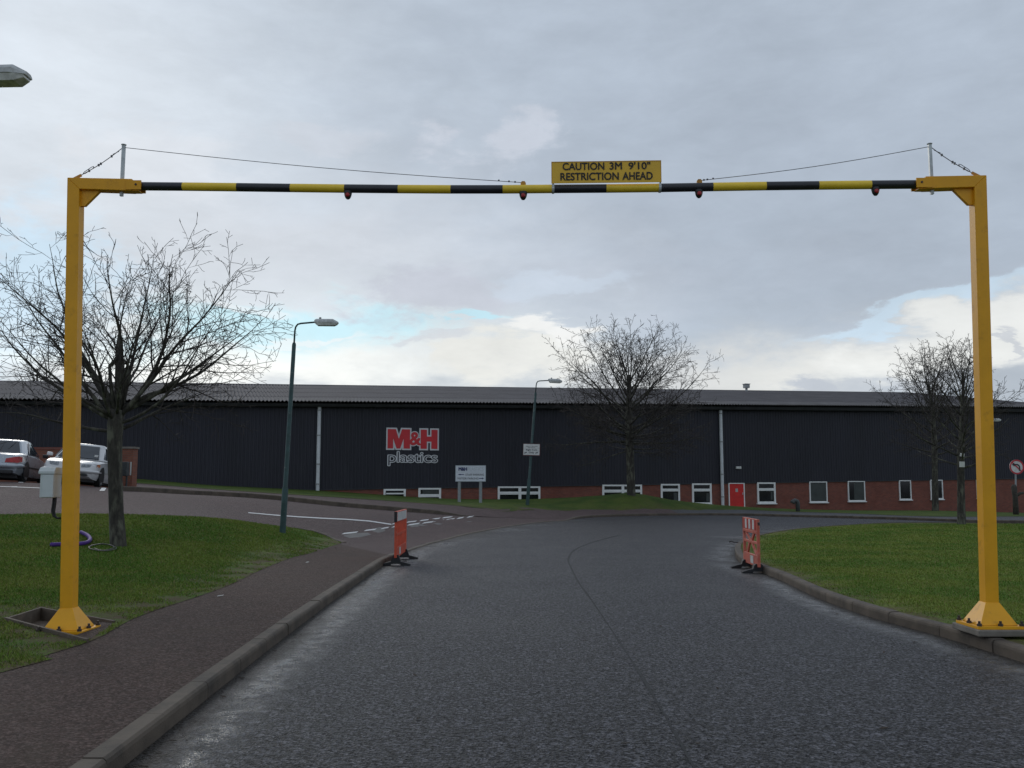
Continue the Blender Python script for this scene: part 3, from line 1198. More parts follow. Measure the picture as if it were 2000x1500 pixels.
roof = None
ncs = 4
mb = MB()
PITCH = .205
ns = int((S1 + .3 - S0) / PITCH * 4)
for ci in range(ncs):
    f0, f1 = ci / ncs, (ci + 1) / ncs
    lift0, lift1 = .014, 0.0
    lo, hi = [], []
    for i in range(ns + 1):
        s = S0 + i * PITCH / 4
        w = .042 * math.cos(i * math.pi / 2)
        o1, z1 = roof_top(s)
        o0, z0 = .55, z_ev(s)
        for f, lift, L in ((f0, lift0, lo), (f1, lift1, hi)):
            q = fpt(s, z0 + (z1 - z0) * f + w + lift, o0 + (o1 - o0) * f)
            L.append(q)
    n = len(lo)
    mb.add(lo + hi, [(i, i + 1, n + i + 1, n + i) for i in range(n - 1)], 1 if ci == 0 and False else 0)
roof = mb.build('roof', M['roof'], bld, smooth=True)
# lighter eave course lapping over the first sheets
mb = MB()
lo, hi = [], []
for i in range(ns + 1):
    s = S0 + i * PITCH / 4
    w = .042 * math.cos(i * math.pi / 2)
    o1, z1 = roof_top(s)
    o0, z0 = .55, z_ev(s)
    for f, L in ((-.012, lo), (.14, hi)):
        if s > S1 - .5:
            f = min(f, .02)
        L.append(fpt(s, z0 + (z1 - z0) * f + w + .075, o0 + (o1 - o0) * f))
n = len(lo)
mb.add(lo + hi, [(i, i + 1, n + i + 1, n + i) for i in range(n - 1)])
mb.build('eave_sheet', M['roof_eave'], roof, smooth=True)
# rear slope and hip end
mb = MB()
mb.add([fpt(S0, z_rd(S0) - .05, -RB), fpt(S_HIP, z_rd(S_HIP) - .05, -RB), fpt(S1, z_ct(S1), -DEP), fpt(S0, z_ct(S0), -DEP), fpt(S1 + .3, z_ev(S1) - .05, .5)],
       [(0, 1, 2, 3), (1, 4, 2)])
mb.build('rear_slope', M['roof'], roof)
# ridge capping
mb = MB()
mb.tube([fpt(S0, z_rd(S0) - .03, -RB), fpt(S_HIP, z_rd(S_HIP) - .03, -RB), fpt(S1 + .3, z_ev(S1) + .0, .45)], .09, 6)
mb.build('ridge_cap', M['roof'], roof)
# flue on the ridge
s_f, z_f0 = fac(1458, 764, -RB + 1.0)
zf1 = fac(1458, 753, -RB + 1.0)[1]
mb = MB()
mb.tube([fpt(s_f, z_f0 - .5, -RB + 1), fpt(s_f, zf1 - .2, -RB + 1)], .10, 10)
mb.box(fpt(s_f, zf1 - .06, -RB + 1), (.40, .40, .30), Matrix.Rotation(PHI, 3, 'Z'))
mb.box(fpt(s_f, zf1 + .12, -RB + 1), (.48, .48, .05), Matrix.Rotation(PHI, 3, 'Z'))
mb.build('roof_vent', M['vent_grey'], roof)

Z = Vector((0, 0, 1))


def fbox(mb, s0, s1, z0, z1, o0, o1, mi=0):
    mb.hexa([fpt(s0, z0, o0), fpt(s1, z0, o0), fpt(s1, z0, o1), fpt(s0, z0, o1)],
            [fpt(s0, z1, o0), fpt(s1, z1, o0), fpt(s1, z1, o1), fpt(s0, z1, o1)], mi)


def window(u0, v0, u1, v1, vt=None, mull=None, blind=None, ajar=False, thin=False):
    s0, za = fac(u0, v0)
    s1, zb = fac(u1, v1)
    z1 = min(za, z_cb((s0 + s1) / 2) + .0)
    z0 = fac((u0 + u1) / 2, v1)[1]
    fw = .075 if thin else .12
    mb = MB()
    fbox(mb, s0, s0 + fw, z0, z1, -.06, .05)
    fbox(mb, s1 - fw, s1, z0, z1, -.06, .05)
    fbox(mb, s0 + fw, s1 - fw, z1 - fw * .8, z1, -.06, .05)
    fbox(mb, s0 + fw, s1 - fw, z0, z0 + fw, -.06, .05)
    if vt:
        zt = fac((u0 + u1) / 2, vt)[1]
        fbox(mb, s0 + fw, s1 - fw, zt - .085, zt + .085, -.06, .047)
        fbox(mb, s0 + fw, s1 - fw, zt - .012, zt + .012, .047, .056)
    if mull:
        sm = fac(mull, v0)[0]
        fbox(mb, sm - .085, sm + .085, z0 + fw, z1 - fw * .8, -.06, .052)
    w = mb.build('window', M['upvc'], bld)
    mb = MB()
    fbox(mb, s0 + fw * .5, s1 - fw * .5, z0 + fw * .5, z1 - fw * .4, -.01, .004)
    mb.build('pane', M['glass'], w)
    if blind:
        mb = MB()
        f0, f1, g0, g1 = blind
        fbox(mb, s0 + fw + (s1 - s0 - 2 * fw) * f0, s0 + fw + (s1 - s0 - 2 * fw) * f1, z0 + fw + (z1 - z0 - 2 * fw) * g0, z0 + fw + (z1 - z0 - 2 * fw) * g1, .004, .008)
        mb.build('blind', M['blind'], w)
    mb = MB()
    fbox(mb, s0 - .05, s1 + .05, z0 - .06, z0, -.03, .12)
    mb.build('sill', M['upvc'], w)
    if ajar:
        mb = MB()
        fbox(mb, s0 + fw + .02, s1 - fw - .02, z1 - .30, z1 - .22, .06, .22)
        mb.build('open_sash', M['upvc'], w)


window(749, 955, 792, 985, ajar=True)
window(817, 953, 861, 985, vt=968, blind=(.12, .95, .62, 1.0))
window(972, 950, 1055, 990, vt=963, mull=1015)
window(1176, 946, 1254, 988, vt=959, mull=1216)
window(1290, 945, 1328, 983, vt=957, blind=(.72, .95, .05, .55))
window(1351, 944, 1390, 985, vt=957, blind=(.78, .97, .05, .55))
window(1478, 942, 1515, 983, vt=956, blind=(.80, .92, .1, .55))
window(1580, 940, 1616, 981, thin=True, blind=(.02, .98, .02, .98))
window(1655, 939.5, 1690, 979, thin=True, blind=(.35, .98, .02, .98))
window(1755, 938, 1780, 976, thin=True)
window(1816, 937, 1842, 975, thin=True)
window(1906, 936, 1931, 973, thin=True)

# red door
s0, z1 = fac(1424, 944)
s1, z0 = fac(1453, 996)
z1 = z_cb(s0) - .05
mb = MB()
fbox(mb, s0, s1, z0, z1, -.04, .02)
door = mb.build('door', M['red_door'], bld)
mb = MB()
fbox(mb, s0 - .07, s0, z0, z1, -.04, .05)
fbox(mb, s1, s1 + .07, z0, z1, -.04, .05)
fbox(mb, s0 - .07, s1 + .07, z1, z1 + .05, -.04, .052)
mb.build('door_frame', M['upvc'], door)
sn, zn = fac(1438.5, 957.5)
mb = MB()
fbox(mb, sn - .09, sn + .09, zn - .11, zn + .11, .02, .026)
mb.build('notice', M['paper'], door)
mb = MB()
fbox(mb, s1 - .10, s1 - .06, z0 + .98, z0 + 1.12, .02, .07)
mb.build('handle', M['galv'], door)

# downpipes
for (ua, va, ub, vb) in [(624.5, 797, 622, 962), (1403, 803, 1406.5, 992)]:
    s, zt = fac((ua + ub) / 2, va)
    zb = fac((ua + ub) / 2, vb)[1] - .3
    mb = MB()
    mb.tube([fpt(s, zt + .05, .16), fpt(s, zb, .16)], .105, 12)
    dp = mb.build('downpipe', M['pipe_grey'], bld, smooth=True, autosmooth=40)
    for vv in (.02, .30, .62, .84):
        z = zt + (zb - zt) * vv
        mb = MB()
        mb.tube([fpt(s, z, .16), fpt(s, z - .07, .16)], .122, 12)
        mb.build('pipe_bracket', M['lamp_grey'], dp)
# light over the door
sl, zl = fac(1441, 913.5)
mb = MB()
fbox(mb, sl - .19, sl + .19, zl - .08, zl + .08, .03, .14)
mb.build('wall_light', M['strip_white'], bld, bevel=.02)


# ================================================================== LETTERING
def text_mesh(body, bold=0.0, spacing=1.0, res=6):
    """flat lettering; weight is added by layering shifted copies a fraction of a millimetre apart"""
    c_ = bpy.data.curves.new('txt', 'FONT')
    c_.body = body
    c_.size = 1.0
    c_.offset = min(bold, 0)
    c_.space_character = spacing
    c_.resolution_u = res
    ob = bpy.data.objects.new('txt', c_)
    col.objects.link(ob)
    dg = bpy.context.evaluated_depsgraph_get()
    me = bpy.data.meshes.new_from_object(ob.evaluated_get(dg))
    bpy.data.objects.remove(ob)
    bpy.data.curves.remove(c_)
    co = np.array([v.co[:] for v in me.vertices])
    fs = [tuple(p.vertices) for p in me.polygons]
    bpy.data.meshes.remove(me)
    if bold > 0:
        n = len(co)
        cs, ff = [], []
        ring = [(0, 0)] + [(math.cos(a), math.sin(a)) for a in np.linspace(0, 2 * math.pi, 8 if bold < .05 else 14, endpoint=False)]
        for k, (dx, dy) in enumerate(ring):
            cs.append(co + np.array([dx * bold, dy * bold, k * .00025]))
            ff += [tuple(i + k * n for i in f) for f in fs]
        co, fs = np.concatenate(cs), ff
    return co, fs


def poly_mesh(polys, grow=0.0, res=2):
    """filled 2D outlines (with optional growth) as mesh data"""
    c_ = bpy.data.curves.new('poly', 'CURVE')
    c_.dimensions = '2D'
    c_.fill_mode = 'FRONT'
    c_.offset = grow
    for P in polys:
        sp = c_.splines.new('POLY')
        sp.points.add(len(P) - 1)
        for k, (x, y) in enumerate(P):
            sp.points[k].co = (x, y, 0, 1)
        sp.use_cyclic_u = True
    ob = bpy.data.objects.new('poly', c_)
    col.objects.link(ob)
    dg = bpy.context.evaluated_depsgraph_get()
    me = bpy.data.meshes.new_from_object(ob.evaluated_get(dg))
    bpy.data.objects.remove(ob)
    bpy.data.curves.remove(c_)
    co = np.array([v.co[:] for v in me.vertices])
    fs = [tuple(p.vertices) for p in me.polygons]
    bpy.data.meshes.remove(me)
    return co, fs


def place_text(name, data, box, frame, material, parent, fit_box=None):
    """fit lettering (bounding box fit_box or its own) into box=(x0,y0,x1,y1) of frame=(o,X,Y,N)"""
    co, fs = data
    o_, X_, Y_, N_ = frame
    if fit_box is None:
        fit_box = (co[:, 0].min(), co[:, 1].min(), co[:, 0].max(), co[:, 1].max())
    fx0, fy0, fx1, fy1 = fit_box
    sx = (box[2] - box[0]) / (fx1 - fx0)
    sy = (box[3] - box[1]) / (fy1 - fy0)
    vs = [o_ + X_ * (box[0] + (p[0] - fx0) * sx) + Y_ * (box[1] + (p[1] - fy0) * sy) + N_ * p[2] for p in co]
    mb_ = MB()
    mb_.add(vs, fs)
    return mb_.build(name, material, parent)


def bbox(data):
    co = data[0]
    return (co[:, 0].min(), co[:, 1].min(), co[:, 0].max(), co[:, 1].max())


# company sign on the cladding: slab letters with a white outline, outlined script below
sa, zt = fac(757, 838)
sb, zb_ = fac(854, 877)
cs = thing('company_sign', 'red and white M&H plastics lettering mounted on the dark cladding', 'sign', fpt((sa + sb) / 2, zb_ - 1.0, .05))
FR = lambda off: (fpt(sa, zb_, off), E, Z, NRM)
Wd, Hd = sb - sa, zt - zb_
MP = [(0, 0), (.27, 0), (.255, .58), (.50, 0), (.62, 0), (.86, .60), (.80, 0), (1.16, 0), (1.16, 1), (.73, 1), (.585, .52), (.40, 1), (0, 1)]
MP = [(0, 0), (.29, 0), (.29, .52), (.47, 0), (.66, 0), (.835, .52), (.835, 0), (1.17, 0), (1.17, 1), (.745, 1), (.585, .50), (.425, 1), (0, 1)]
HP = [(1.73, 0), (2.06, 0), (2.06, .38), (2.30, .38), (2.30, 0), (2.63, 0), (2.63, 1), (2.30, 1), (2.30, .645), (2.06, .645), (2.06, 1), (1.73, 1)]
fb_ = (0, 0, 2.63, 1)
bx = (0, 0, Wd, Hd)
amp = text_mesh('&', .035)
ampw = text_mesh('&', .085)
ab = bbox(amp)
k_ = .70 / (ab[3] - ab[1])


def amp_fit(d):
    co, fs = d
    co = co.copy()
    co[:, 0] = 1.14 + (co[:, 0] - ab[0]) * k_ * .98
    co[:, 1] = .17 + (co[:, 1] - ab[1]) * k_
    return co, fs


place_text('lettering_outline', poly_mesh([MP], .075), bx, FR(.050), M['logo_white'], cs, fb_)
place_text('lettering_outline', poly_mesh([HP], .075), bx, FR(.050), M['logo_white'], cs, fb_)
place_text('lettering_outline', amp_fit(ampw), bx, FR(.053), M['logo_white'], cs, fb_)
place_text('lettering', poly_mesh([MP], 0), bx, FR(.058), M['logo_red'], cs, fb_)
place_text('lettering', poly_mesh([HP], 0), bx, FR(.058), M['logo_red'], cs, fb_)
place_text('lettering', amp_fit(amp), bx, FR(.062), M['logo_red'], cs, fb_)
pw = text_mesh('plastics', .040, spacing=.93)
pd = text_mesh('plastics', -.012, spacing=.93)
pb = bbox(pd)
px0, pz0 = fac(758, 909)
px1, pz1 = fac(853.5, 883.5)
pbx = (px0 - sa, pz0 - zb_, px1 - sa, pz1 - zb_)
place_text('lettering_outline', pw, pbx, FR(.050), M['logo_white'], cs, pb)
place_text('lettering', pd, pbx, FR(.056), M['logo_dark'], cs, pb)
# mounting rails behind the letters
mb = MB()
for zz in (.18, .80):
    fbox(mb, sa + .1, sb - .1, zb_ + Hd * zz, zb_ + Hd * zz + .05, .034, .0485)
fbox(mb, sa + .1, sb - .1, zb_ - .75, zb_ - .70, .034, .0485)
mb.build('mounting_rail', M['gutter'], cs)

# ================================================================== HEIGHT GANTRY
GY_ = 8.8


def gp(u, v, y=0.0):
    return at(u, v, GY_ + y)


lb = gp(128, 1200)
base_l = gp(137, 1222)
base_r = gp(1944, 1221)
gan = thing('height_gantry', 'tall yellow steel height gantry with a black and yellow striped bar over the road', 'height barrier', (0, GY_, 0))
PW = .122            # post section


def gantry_side(sg):
    """sg -1 left, +1 right"""
    gy = GY_ + (.28 if sg < 0 else 0.0)
    fy = -PW / 2 + gy - GY_
    if sg < 0:
        pb_, pt = gp(128, 1231, fy), gp(143, 346, fy)
        arm_u1, lug, mast = 257, (142, 341), 237
    else:
        pb_, pt = gp(1940, 1221, fy), gp(1915, 341.5, fy)
        arm_u1, lug, mast = 1809, (1918, 337), 1821
    pb_ = Vector((pb_.x, gy, pb_.z))
    pt = Vector((pt.x, gy, pt.z))
    up = (pt - pb_).normalized()
    X = Vector((0, 1, 0)).cross(up) * 1.0
    X.normalize()
    Yv = Vector((0, 1, 0))
    h = PW / 2
    # post: mitred at the top
    mb = MB()
    inn = -sg
    sq = lambda c_: [c_ - X * h - Yv * h, c_ + X * h - Yv * h, c_ + X * h + Yv * h, c_ - X * h + Yv * h]
    top_in, top_out = pt - up * PW, pt
    low = sq(pb_)
    upv = []
    for q, xs in zip(sq(pt), (-1, 1, 1, -1)):
        upv.append(q - up * PW if xs == inn else q)
    mb.hexa(low, upv)
    post = mb.build('post', M['yellow'], gan, bevel=.006)
    # tapered stiffener skirt
    mb = MB()
    H_, wb = .205, .172
    lo = [pb_ + Vector((a * wb, b * wb, .012)) for a, b in ((-1, -1), (1, -1), (1, 1), (-1, 1))]
    c_ = pb_ + up * H_
    hi = sq(c_)
    hi = [c_ + (q - c_) * 1.05 for q in hi]
    mb.hexa(lo, hi)
    mb.build('stiffener', M['yellow'], post, bevel=.004)
    mb = MB()
    mb.box(pb_ + Vector((0, 0, -.004)), (.43, .43, .028))
    mb.build('base_plate', M['yellow'], post, bevel=.003)
    for a, b in [(-1, -1), (0, -1), (1, -1), (-1, 0), (1, 0), (-1, 1), (1, 1)]:
        p = pb_ + Vector((a * .193, b * .193, .01))
        mb = MB()
        mb.tube([p, p + Vector((0, 0, .022))], .022, 6)
        mb.tube([p + Vector((0, 0, .022)), p + Vector((0, 0, .045))], .012, 8)
        mb.build('bolt', M['bolt'], post)
    # arm
    a1 = gp(arm_u1, 360, fy)
    a1 = Vector((a1.x, gy, 0))
    ze = gp(arm_u1, 360.5 if sg < 0 else 356, fy).z
    zc = pt.z - h
    mb = MB()
    A = Vector((pt.x, gy, pt.z))
    st = pt + X * (h * sg)            # outer top corner
    xo, xi = (pt + X * h * sg), (pt - X * h * sg - up * PW)
    endx = a1.x
    zt1 = ze + h
    mb.hexa([Vector((xo.x, gy - h, xo.z)), Vector((xo.x, gy + h, xo.z)), Vector((xi.x, gy + h, xi.z)), Vector((xi.x, gy - h, xi.z))],
            [Vector((endx, gy - h, zt1)), Vector((endx, gy + h, zt1)), Vector((endx, gy + h, zt1 - PW)), Vector((endx, gy - h, zt1 - PW))])
    arm = mb.build('arm', M['yellow'], gan, bevel=.005)
    # gusset under the arm
    mb = MB()
    c0 = Vector((xi.x, gy - .02, xi.z))
    d = -sg
    g_ = [(0, 0), (d * .20, 0), (d * .045, -.165), (0, -.165)]
    mb.prism(g_, c0, Vector((1, 0, 0)), Vector((0, 0, 1)), Vector((0, 1, 0)), .04)
    mb.build('gusset', M['yellow'], arm)
    # clevis holding the bar
    mb = MB()
    cx = endx + d * .035
    for yy in (-.0605, .0605):
        mb.box((cx - d * .015, gy + yy, ze - .004), (.15, .016, .094))
    mb.box((cx - d * .04, gy , ze - .0565), (.15, .094, .010))
    mb.build('clevis', M['yellow'], arm)
    mb = MB()
    mb.tube([(cx + d * .01, gy - .075, ze), (cx + d * .01, gy + .075, ze)], .011, 8)
    mb.build('pivot_bolt', M['bolt'], arm)
    # galvanised mast through the arm
    mt = gp(mast, 279 if sg < 0 else 277, fy)
    mt = Vector((mt.x, gy, mt.z))
    mb = MB()
    mb.tube([Vector((mt.x, gy, ze - .10)), mt], .021, 4)
    mb.tube([mt, mt + Vector((0, 0, .006))], .027, 8)
    mb.build('mast', M['galv'], arm)
    # welded eye on the post corner and stay with turnbuckle
    e0 = Vector((xo.x - sg * .02, gy, xo.z - .005))
    e1 = e0 + Vector((-sg * .085, 0, .045))
    mb = MB()
    mb.box((e0 + e1) / 2, ((e1 - e0).length + .02, .012, .026), Matrix.Rotation(math.atan2((e1 - e0).z, (e1 - e0).x), 3, 'Y').inverted())
    mb.build('eye', M['lug'], post)
    top = mt - Vector((0, 0, .02))
    mb = MB()
    P = [e1.lerp(top, k / 6) - Vector((0, 0, .018 * math.sin(k / 6 * math.pi))) for k in range(7)]
    mb.tube(P, .0042, 5)
    dv = (P[-1] - P[0]).normalized()
    sd = Vector((-dv.z, 0, dv.x))
    for s_ in (-1, 1):
        mb.tube([P[0] + dv * .03 + sd * s_ * .002, P[0] + dv * .05 + sd * s_ * .010, P[0] + dv * .14 + sd * s_ * .010, P[0] + dv * .16 + sd * s_ * .002], .0035, 5)
    for f in (.20, .42, .47, .72):
        q = P[0].lerp(P[-1], f)
        q.z = P[0].lerp(P[-1], f).z - .018 * math.sin(f * math.pi)
        mb.box(q, (.016, .014, .022))
    q = P[0].lerp(P[-1], .74)
    mb.tube([q, q + dv * .07 - sd * .012 * (1 if sg < 0 else -1)], .003, 4)
    mb.build('stay_wire', M['wire'], gan)
    return dict(mast=mt, ze=ze, arm=arm, post=post, pb=pb_, cx=cx, endx=endx, up=up)


GL = gantry_side(-1)
GR = gantry_side(1)

# striped bar following its slight sag
us = [(268, 361.3), (355, 362.0), (461, 363.2), (566, 364.6), (672, 365.8), (777, 366.8), (880, 367.4), (982, 367.3), (1083, 366.4), (1185, 365.6), (1291, 364.4), (1394, 362.6), (1498, 360.8), (1601, 359.6), (1704, 358.4), (1793, 357.6)]
by = lambda u: GY_ + .28 * (1793 - u) / 1525.0
bp_ = [gp(u, v, by(u) - GY_ - .04) for u, v in us]
bp_ = [Vector((p.x, by(u_), p.z)) for p, (u_, v_) in zip(bp_, us)]
RBAR = .043
mb = MB()
for i in range(len(bp_) - 1):
    mb.tube([bp_[i], bp_[i + 1]], RBAR, 20, mi=i % 2, cap=i in (0, len(bp_) - 2))
bar = mb.build('striped_bar', [M['bar_black'], M['bar_yellow']], gan, smooth=True, autosmooth=40)


def bar_z(x):
    return float(np.interp(x, [p.x for p in bp_], [p.z for p in bp_]))


# hazard lights under the bar
for u in (678, 1022, 1367, 1714):
    yb_ = by(u)
    x = gp(u, 375, yb_ - GY_ - .06).x
    z = bar_z(x) - RBAR
    mb = MB()
    rings = []
    for k in range(7):
        a = k / 6 * math.pi / 2
        rr_ = .038 * math.cos(a) + .003
        zz = z + .012 - .085 * math.sin(a)
        rings.append([Vector((x + rr_ * math.cos(t), yb_ - .01 + rr_ * .9 * math.sin(t), zz)) for t in np.linspace(0, 2 * math.pi, 14, endpoint=False)])
    mb.loft(rings)
    hl = mb.build('hazard_light', M['black_plastic'], bar, smooth=True)
    mb = MB()
    rings = []
    for k in range(5):
        a = k / 4 * math.pi / 2
        rr_ = .022 * math.cos(a) + .001
        rings.append([Vector((x + rr_ * math.cos(t), yb_ - .042 - .010 * math.sin(a), z - .032 + rr_ * math.sin(t))) for t in np.linspace(0, 2 * math.pi, 12, endpoint=False)])
    mb.loft(rings)
    mb.build('red_lens', M['red_lens'], hl if False else bar, smooth=True)

# lugs on top of the bar and the long stay wires to them
for u, side in ((1022, GL), (1367, GR)):
    yb_ = by(u)
    x = gp(u, 352, yb_ - GY_ - .03).x
    z = bar_z(x) + RBAR - .004
    mb = MB()
    mb.prism([(-.026, 0), (.026, 0), (.026, .022), (.014, .040), (-.014, .040), (-.026, .022)], Vector((x, yb_ - .012, z)), Vector((1, 0, 0)), Z, Vector((0, 1, 0)), .024)
    mb.build('wire_lug', M['lug'], bar)
    top = side['mast'] - Vector((0, 0, .025))
    end = Vector((x, yb_, z + .028))
    sg = 1 if top.x > x else -1
    mb = MB()
    P = [end.lerp(top, k / 10) - Vector((0, 0, .03 * math.sin(k / 10 * math.pi))) for k in range(11)]
    mb.tube(P, .0034, 5)
    for f in (.02, .035, .06):
        mb.box(end.lerp(top, f), (.016, .012, .014))
    mb.build('stay_wire', M['wire'], gan)

# sign panel on the bar
fy = -.062
yo = by(1185) - GY_
sl0, sl1 = gp(1077, 316, fy + by(1077) - GY_), gp(1292, 312, fy + by(1292) - GY_)
sl0b, sl1b = gp(1077, 358, fy + by(1077) - GY_), gp(1292, 355.5, fy + by(1292) - GY_)
Xs = (sl1b - sl0b).normalized()
Ns = Vector((0, 0, 1)).cross(Xs).normalized()
Ys = Vector((0, 0, 1))
hs_ = (sl0 - sl0b).length
ws_ = (sl1b - sl0b).length
mb = MB()
mb.prism([(0, 0), (ws_, 0), (ws_, hs_ + .002), (0, hs_)], sl0b, Xs, Ys, Ns, .008)
panel = mb.build('sign_panel', M['sign_yellow'], gan)
mb = MB()
e_ = .006
for a, b, c_, d_ in ((0, hs_ - e_, ws_, hs_), (0, 0, e_, hs_ - e_), (ws_ - e_, 0, ws_, hs_ - e_)):
    mb.prism([(a, b), (c_, b), (c_, d_), (a, d_)], sl0b - Ns * .0025, Xs, Ys, Ns, .0024)
mb.build('panel_edge', M['lug'], panel)
fr = (sl0b - Ns * .003, Xs, Ys, -Ns)
u2x = lambda u: (u - 1077) / 215.0 * ws_
v2y = lambda v, top=None: (357.0 - v) / 43.0 * hs_
for wd, ua, ub in (('CAUTION', 1099, 1181), ('3M', 1191, 1215.5), ("9'10\"", 1228, 1271)):
    d_ = text_mesh(wd, .024)
    place_text('lettering', d_, (u2x(ua), v2y(331.5), u2x(ub), v2y(316.5)), fr, M['sign_text'], panel)
for wd, ua, ub in (('RESTRICTION', 1094.5, 1209), ('AHEAD', 1216, 1275)):
    d_ = text_mesh(wd, .024)
    place_text('lettering', d_, (u2x(ua), v2y(352), u2x(ub), v2y(336.5)), fr, M['sign_text'], panel)
for u in (1080.5, 1290):
    yb_ = by(u)
    x = gp(u, 350, fy + yb_ - GY_).x
    zc = bar_z(x)
    mb = MB()
    mb.tube([(x - .012, yb_, zc), (x + .012, yb_, zc)], RBAR + .006, 20)
    mb.box((x, yb_ - .047, zc + .085), (.016, .006, .15))
    mb.build('sign_clamp', M['galv'], panel)

GYL = GY_ + .28
gpl = lambda u, v, y=0.0: gp(u, v, y + .28)
# control cabinet strapped to the left post
cb = gpl(99.5, 972, .03)
ct = gpl(99.5, 925, .03)
cl, cr = gpl(86, 940, .03).x, gpl(113, 940, .03).x
cw, chh = cr - cl, ct.z - cb.z
cx_ = (cl + cr) / 2
mb = MB()
mb.box((cx_, GYL + .03, cb.z + chh / 2), (cw, .16, chh))
cab = mb.build('control_cabinet', M['cabinet'], gan, bevel=.008)
mb = MB()
mb.prism([(-.095, -.004), (.10, -.004), (.10, .022), (.06, .062), (-.06, .062), (-.095, .022)], Vector((cx_ - cw / 2 - .012, GYL + .03, ct.z)), Vector((0, 1, 0)), Z, Vector((1, 0, 0)), cw + .02)
mb.build('lid', M['cabinet'], cab, bevel=.004)
mb = MB()
mb.box((cx_ + .014, GYL - .055, cb.z + chh * .48), (cw * .80, .014, chh * .92))
mb.build('door', M['cabinet'], cab, bevel=.004)
for dx_ in (0, .022):
    mb = MB()
    P = [gpl(105 + dx_ * 200, 971, .02), gpl(103.5 + dx_ * 200, 985, .02), gpl(101.5 + dx_ * 200, 998, .02), gpl(104.5 + dx_ * 150, 1008, .02), gpl(112, 1012, .02), gpl(118, 1012, .02)]
    P2 = [Vector(p) for p in P]
    mb.tube(P2, .0105, 8)
    mb.build('cable', M['rubber'], cab, smooth=True)

# ================================================================== FOUNDATIONS OF THE GANTRY
pc = sum(PIT, Vector((0, 0))) / 4
pz = GL['pb'].z - .02
sh = thing('foundation_pit', 'open pit lined with weathered shuttering boards round the foot of the left gantry post', 'pit', (pc.x, pc.y, pz))
rim = [Vector((p.x, p.y, hgt(p.x, p.y) + .120)) for p in PIT]
for i in range(4):
    a, b = rim[i], rim[(i + 1) % 4]
    t = (b - a).normalized()
    n_ = Vector((-t.y, t.x, 0)).normalized()
    if n_.dot(Vector((pc.x, pc.y, 0)) - a) < 0:
        n_ = -n_
    if i == 2:          # short side towards the pavement is cut low
        a, b = a - Vector((0, 0, .10)), b - Vector((0, 0, .10))
    if i == 3:
        a, b = a + Vector((0, 0, .012)), b + Vector((0, 0, .012))
    mb = MB()
    lo = [Vector((q.x, q.y, pz - .3)) for q in (a, b, b + n_ * .028, a + n_ * .028)]
    mb.hexa(lo, [a, b, b + n_ * .028, a + n_ * .028])
    mb.build('board', M['shutter'], sh)
mb = MB()
inn_ = [p.lerp(Vector((pc.x, pc.y)), .015) for p in PIT]
mb.hexa([Vector((p.x, p.y, pz - .25)) for p in inn_], [Vector((p.x, p.y, pz - .05)) for p in inn_])
mb.build('pit_floor', M['dirt'], sh)
mb = MB()
mb.box((GL['pb'].x, GL['pb'].y, pz - .08), (.46, .46, .155))
mb.build('footing', M['concrete'], sh, bevel=.01)

rb = GR['pb']
mb = MB()
mb.box((rb.x + .03, rb.y + .01, rb.z - .048), (.52, .52, .060))
pad = mb.build('concrete_pad', M['concrete'], bevel=.012)
tag(pad, 'square concrete footing under the right gantry post beside the kerb', 'concrete footing')


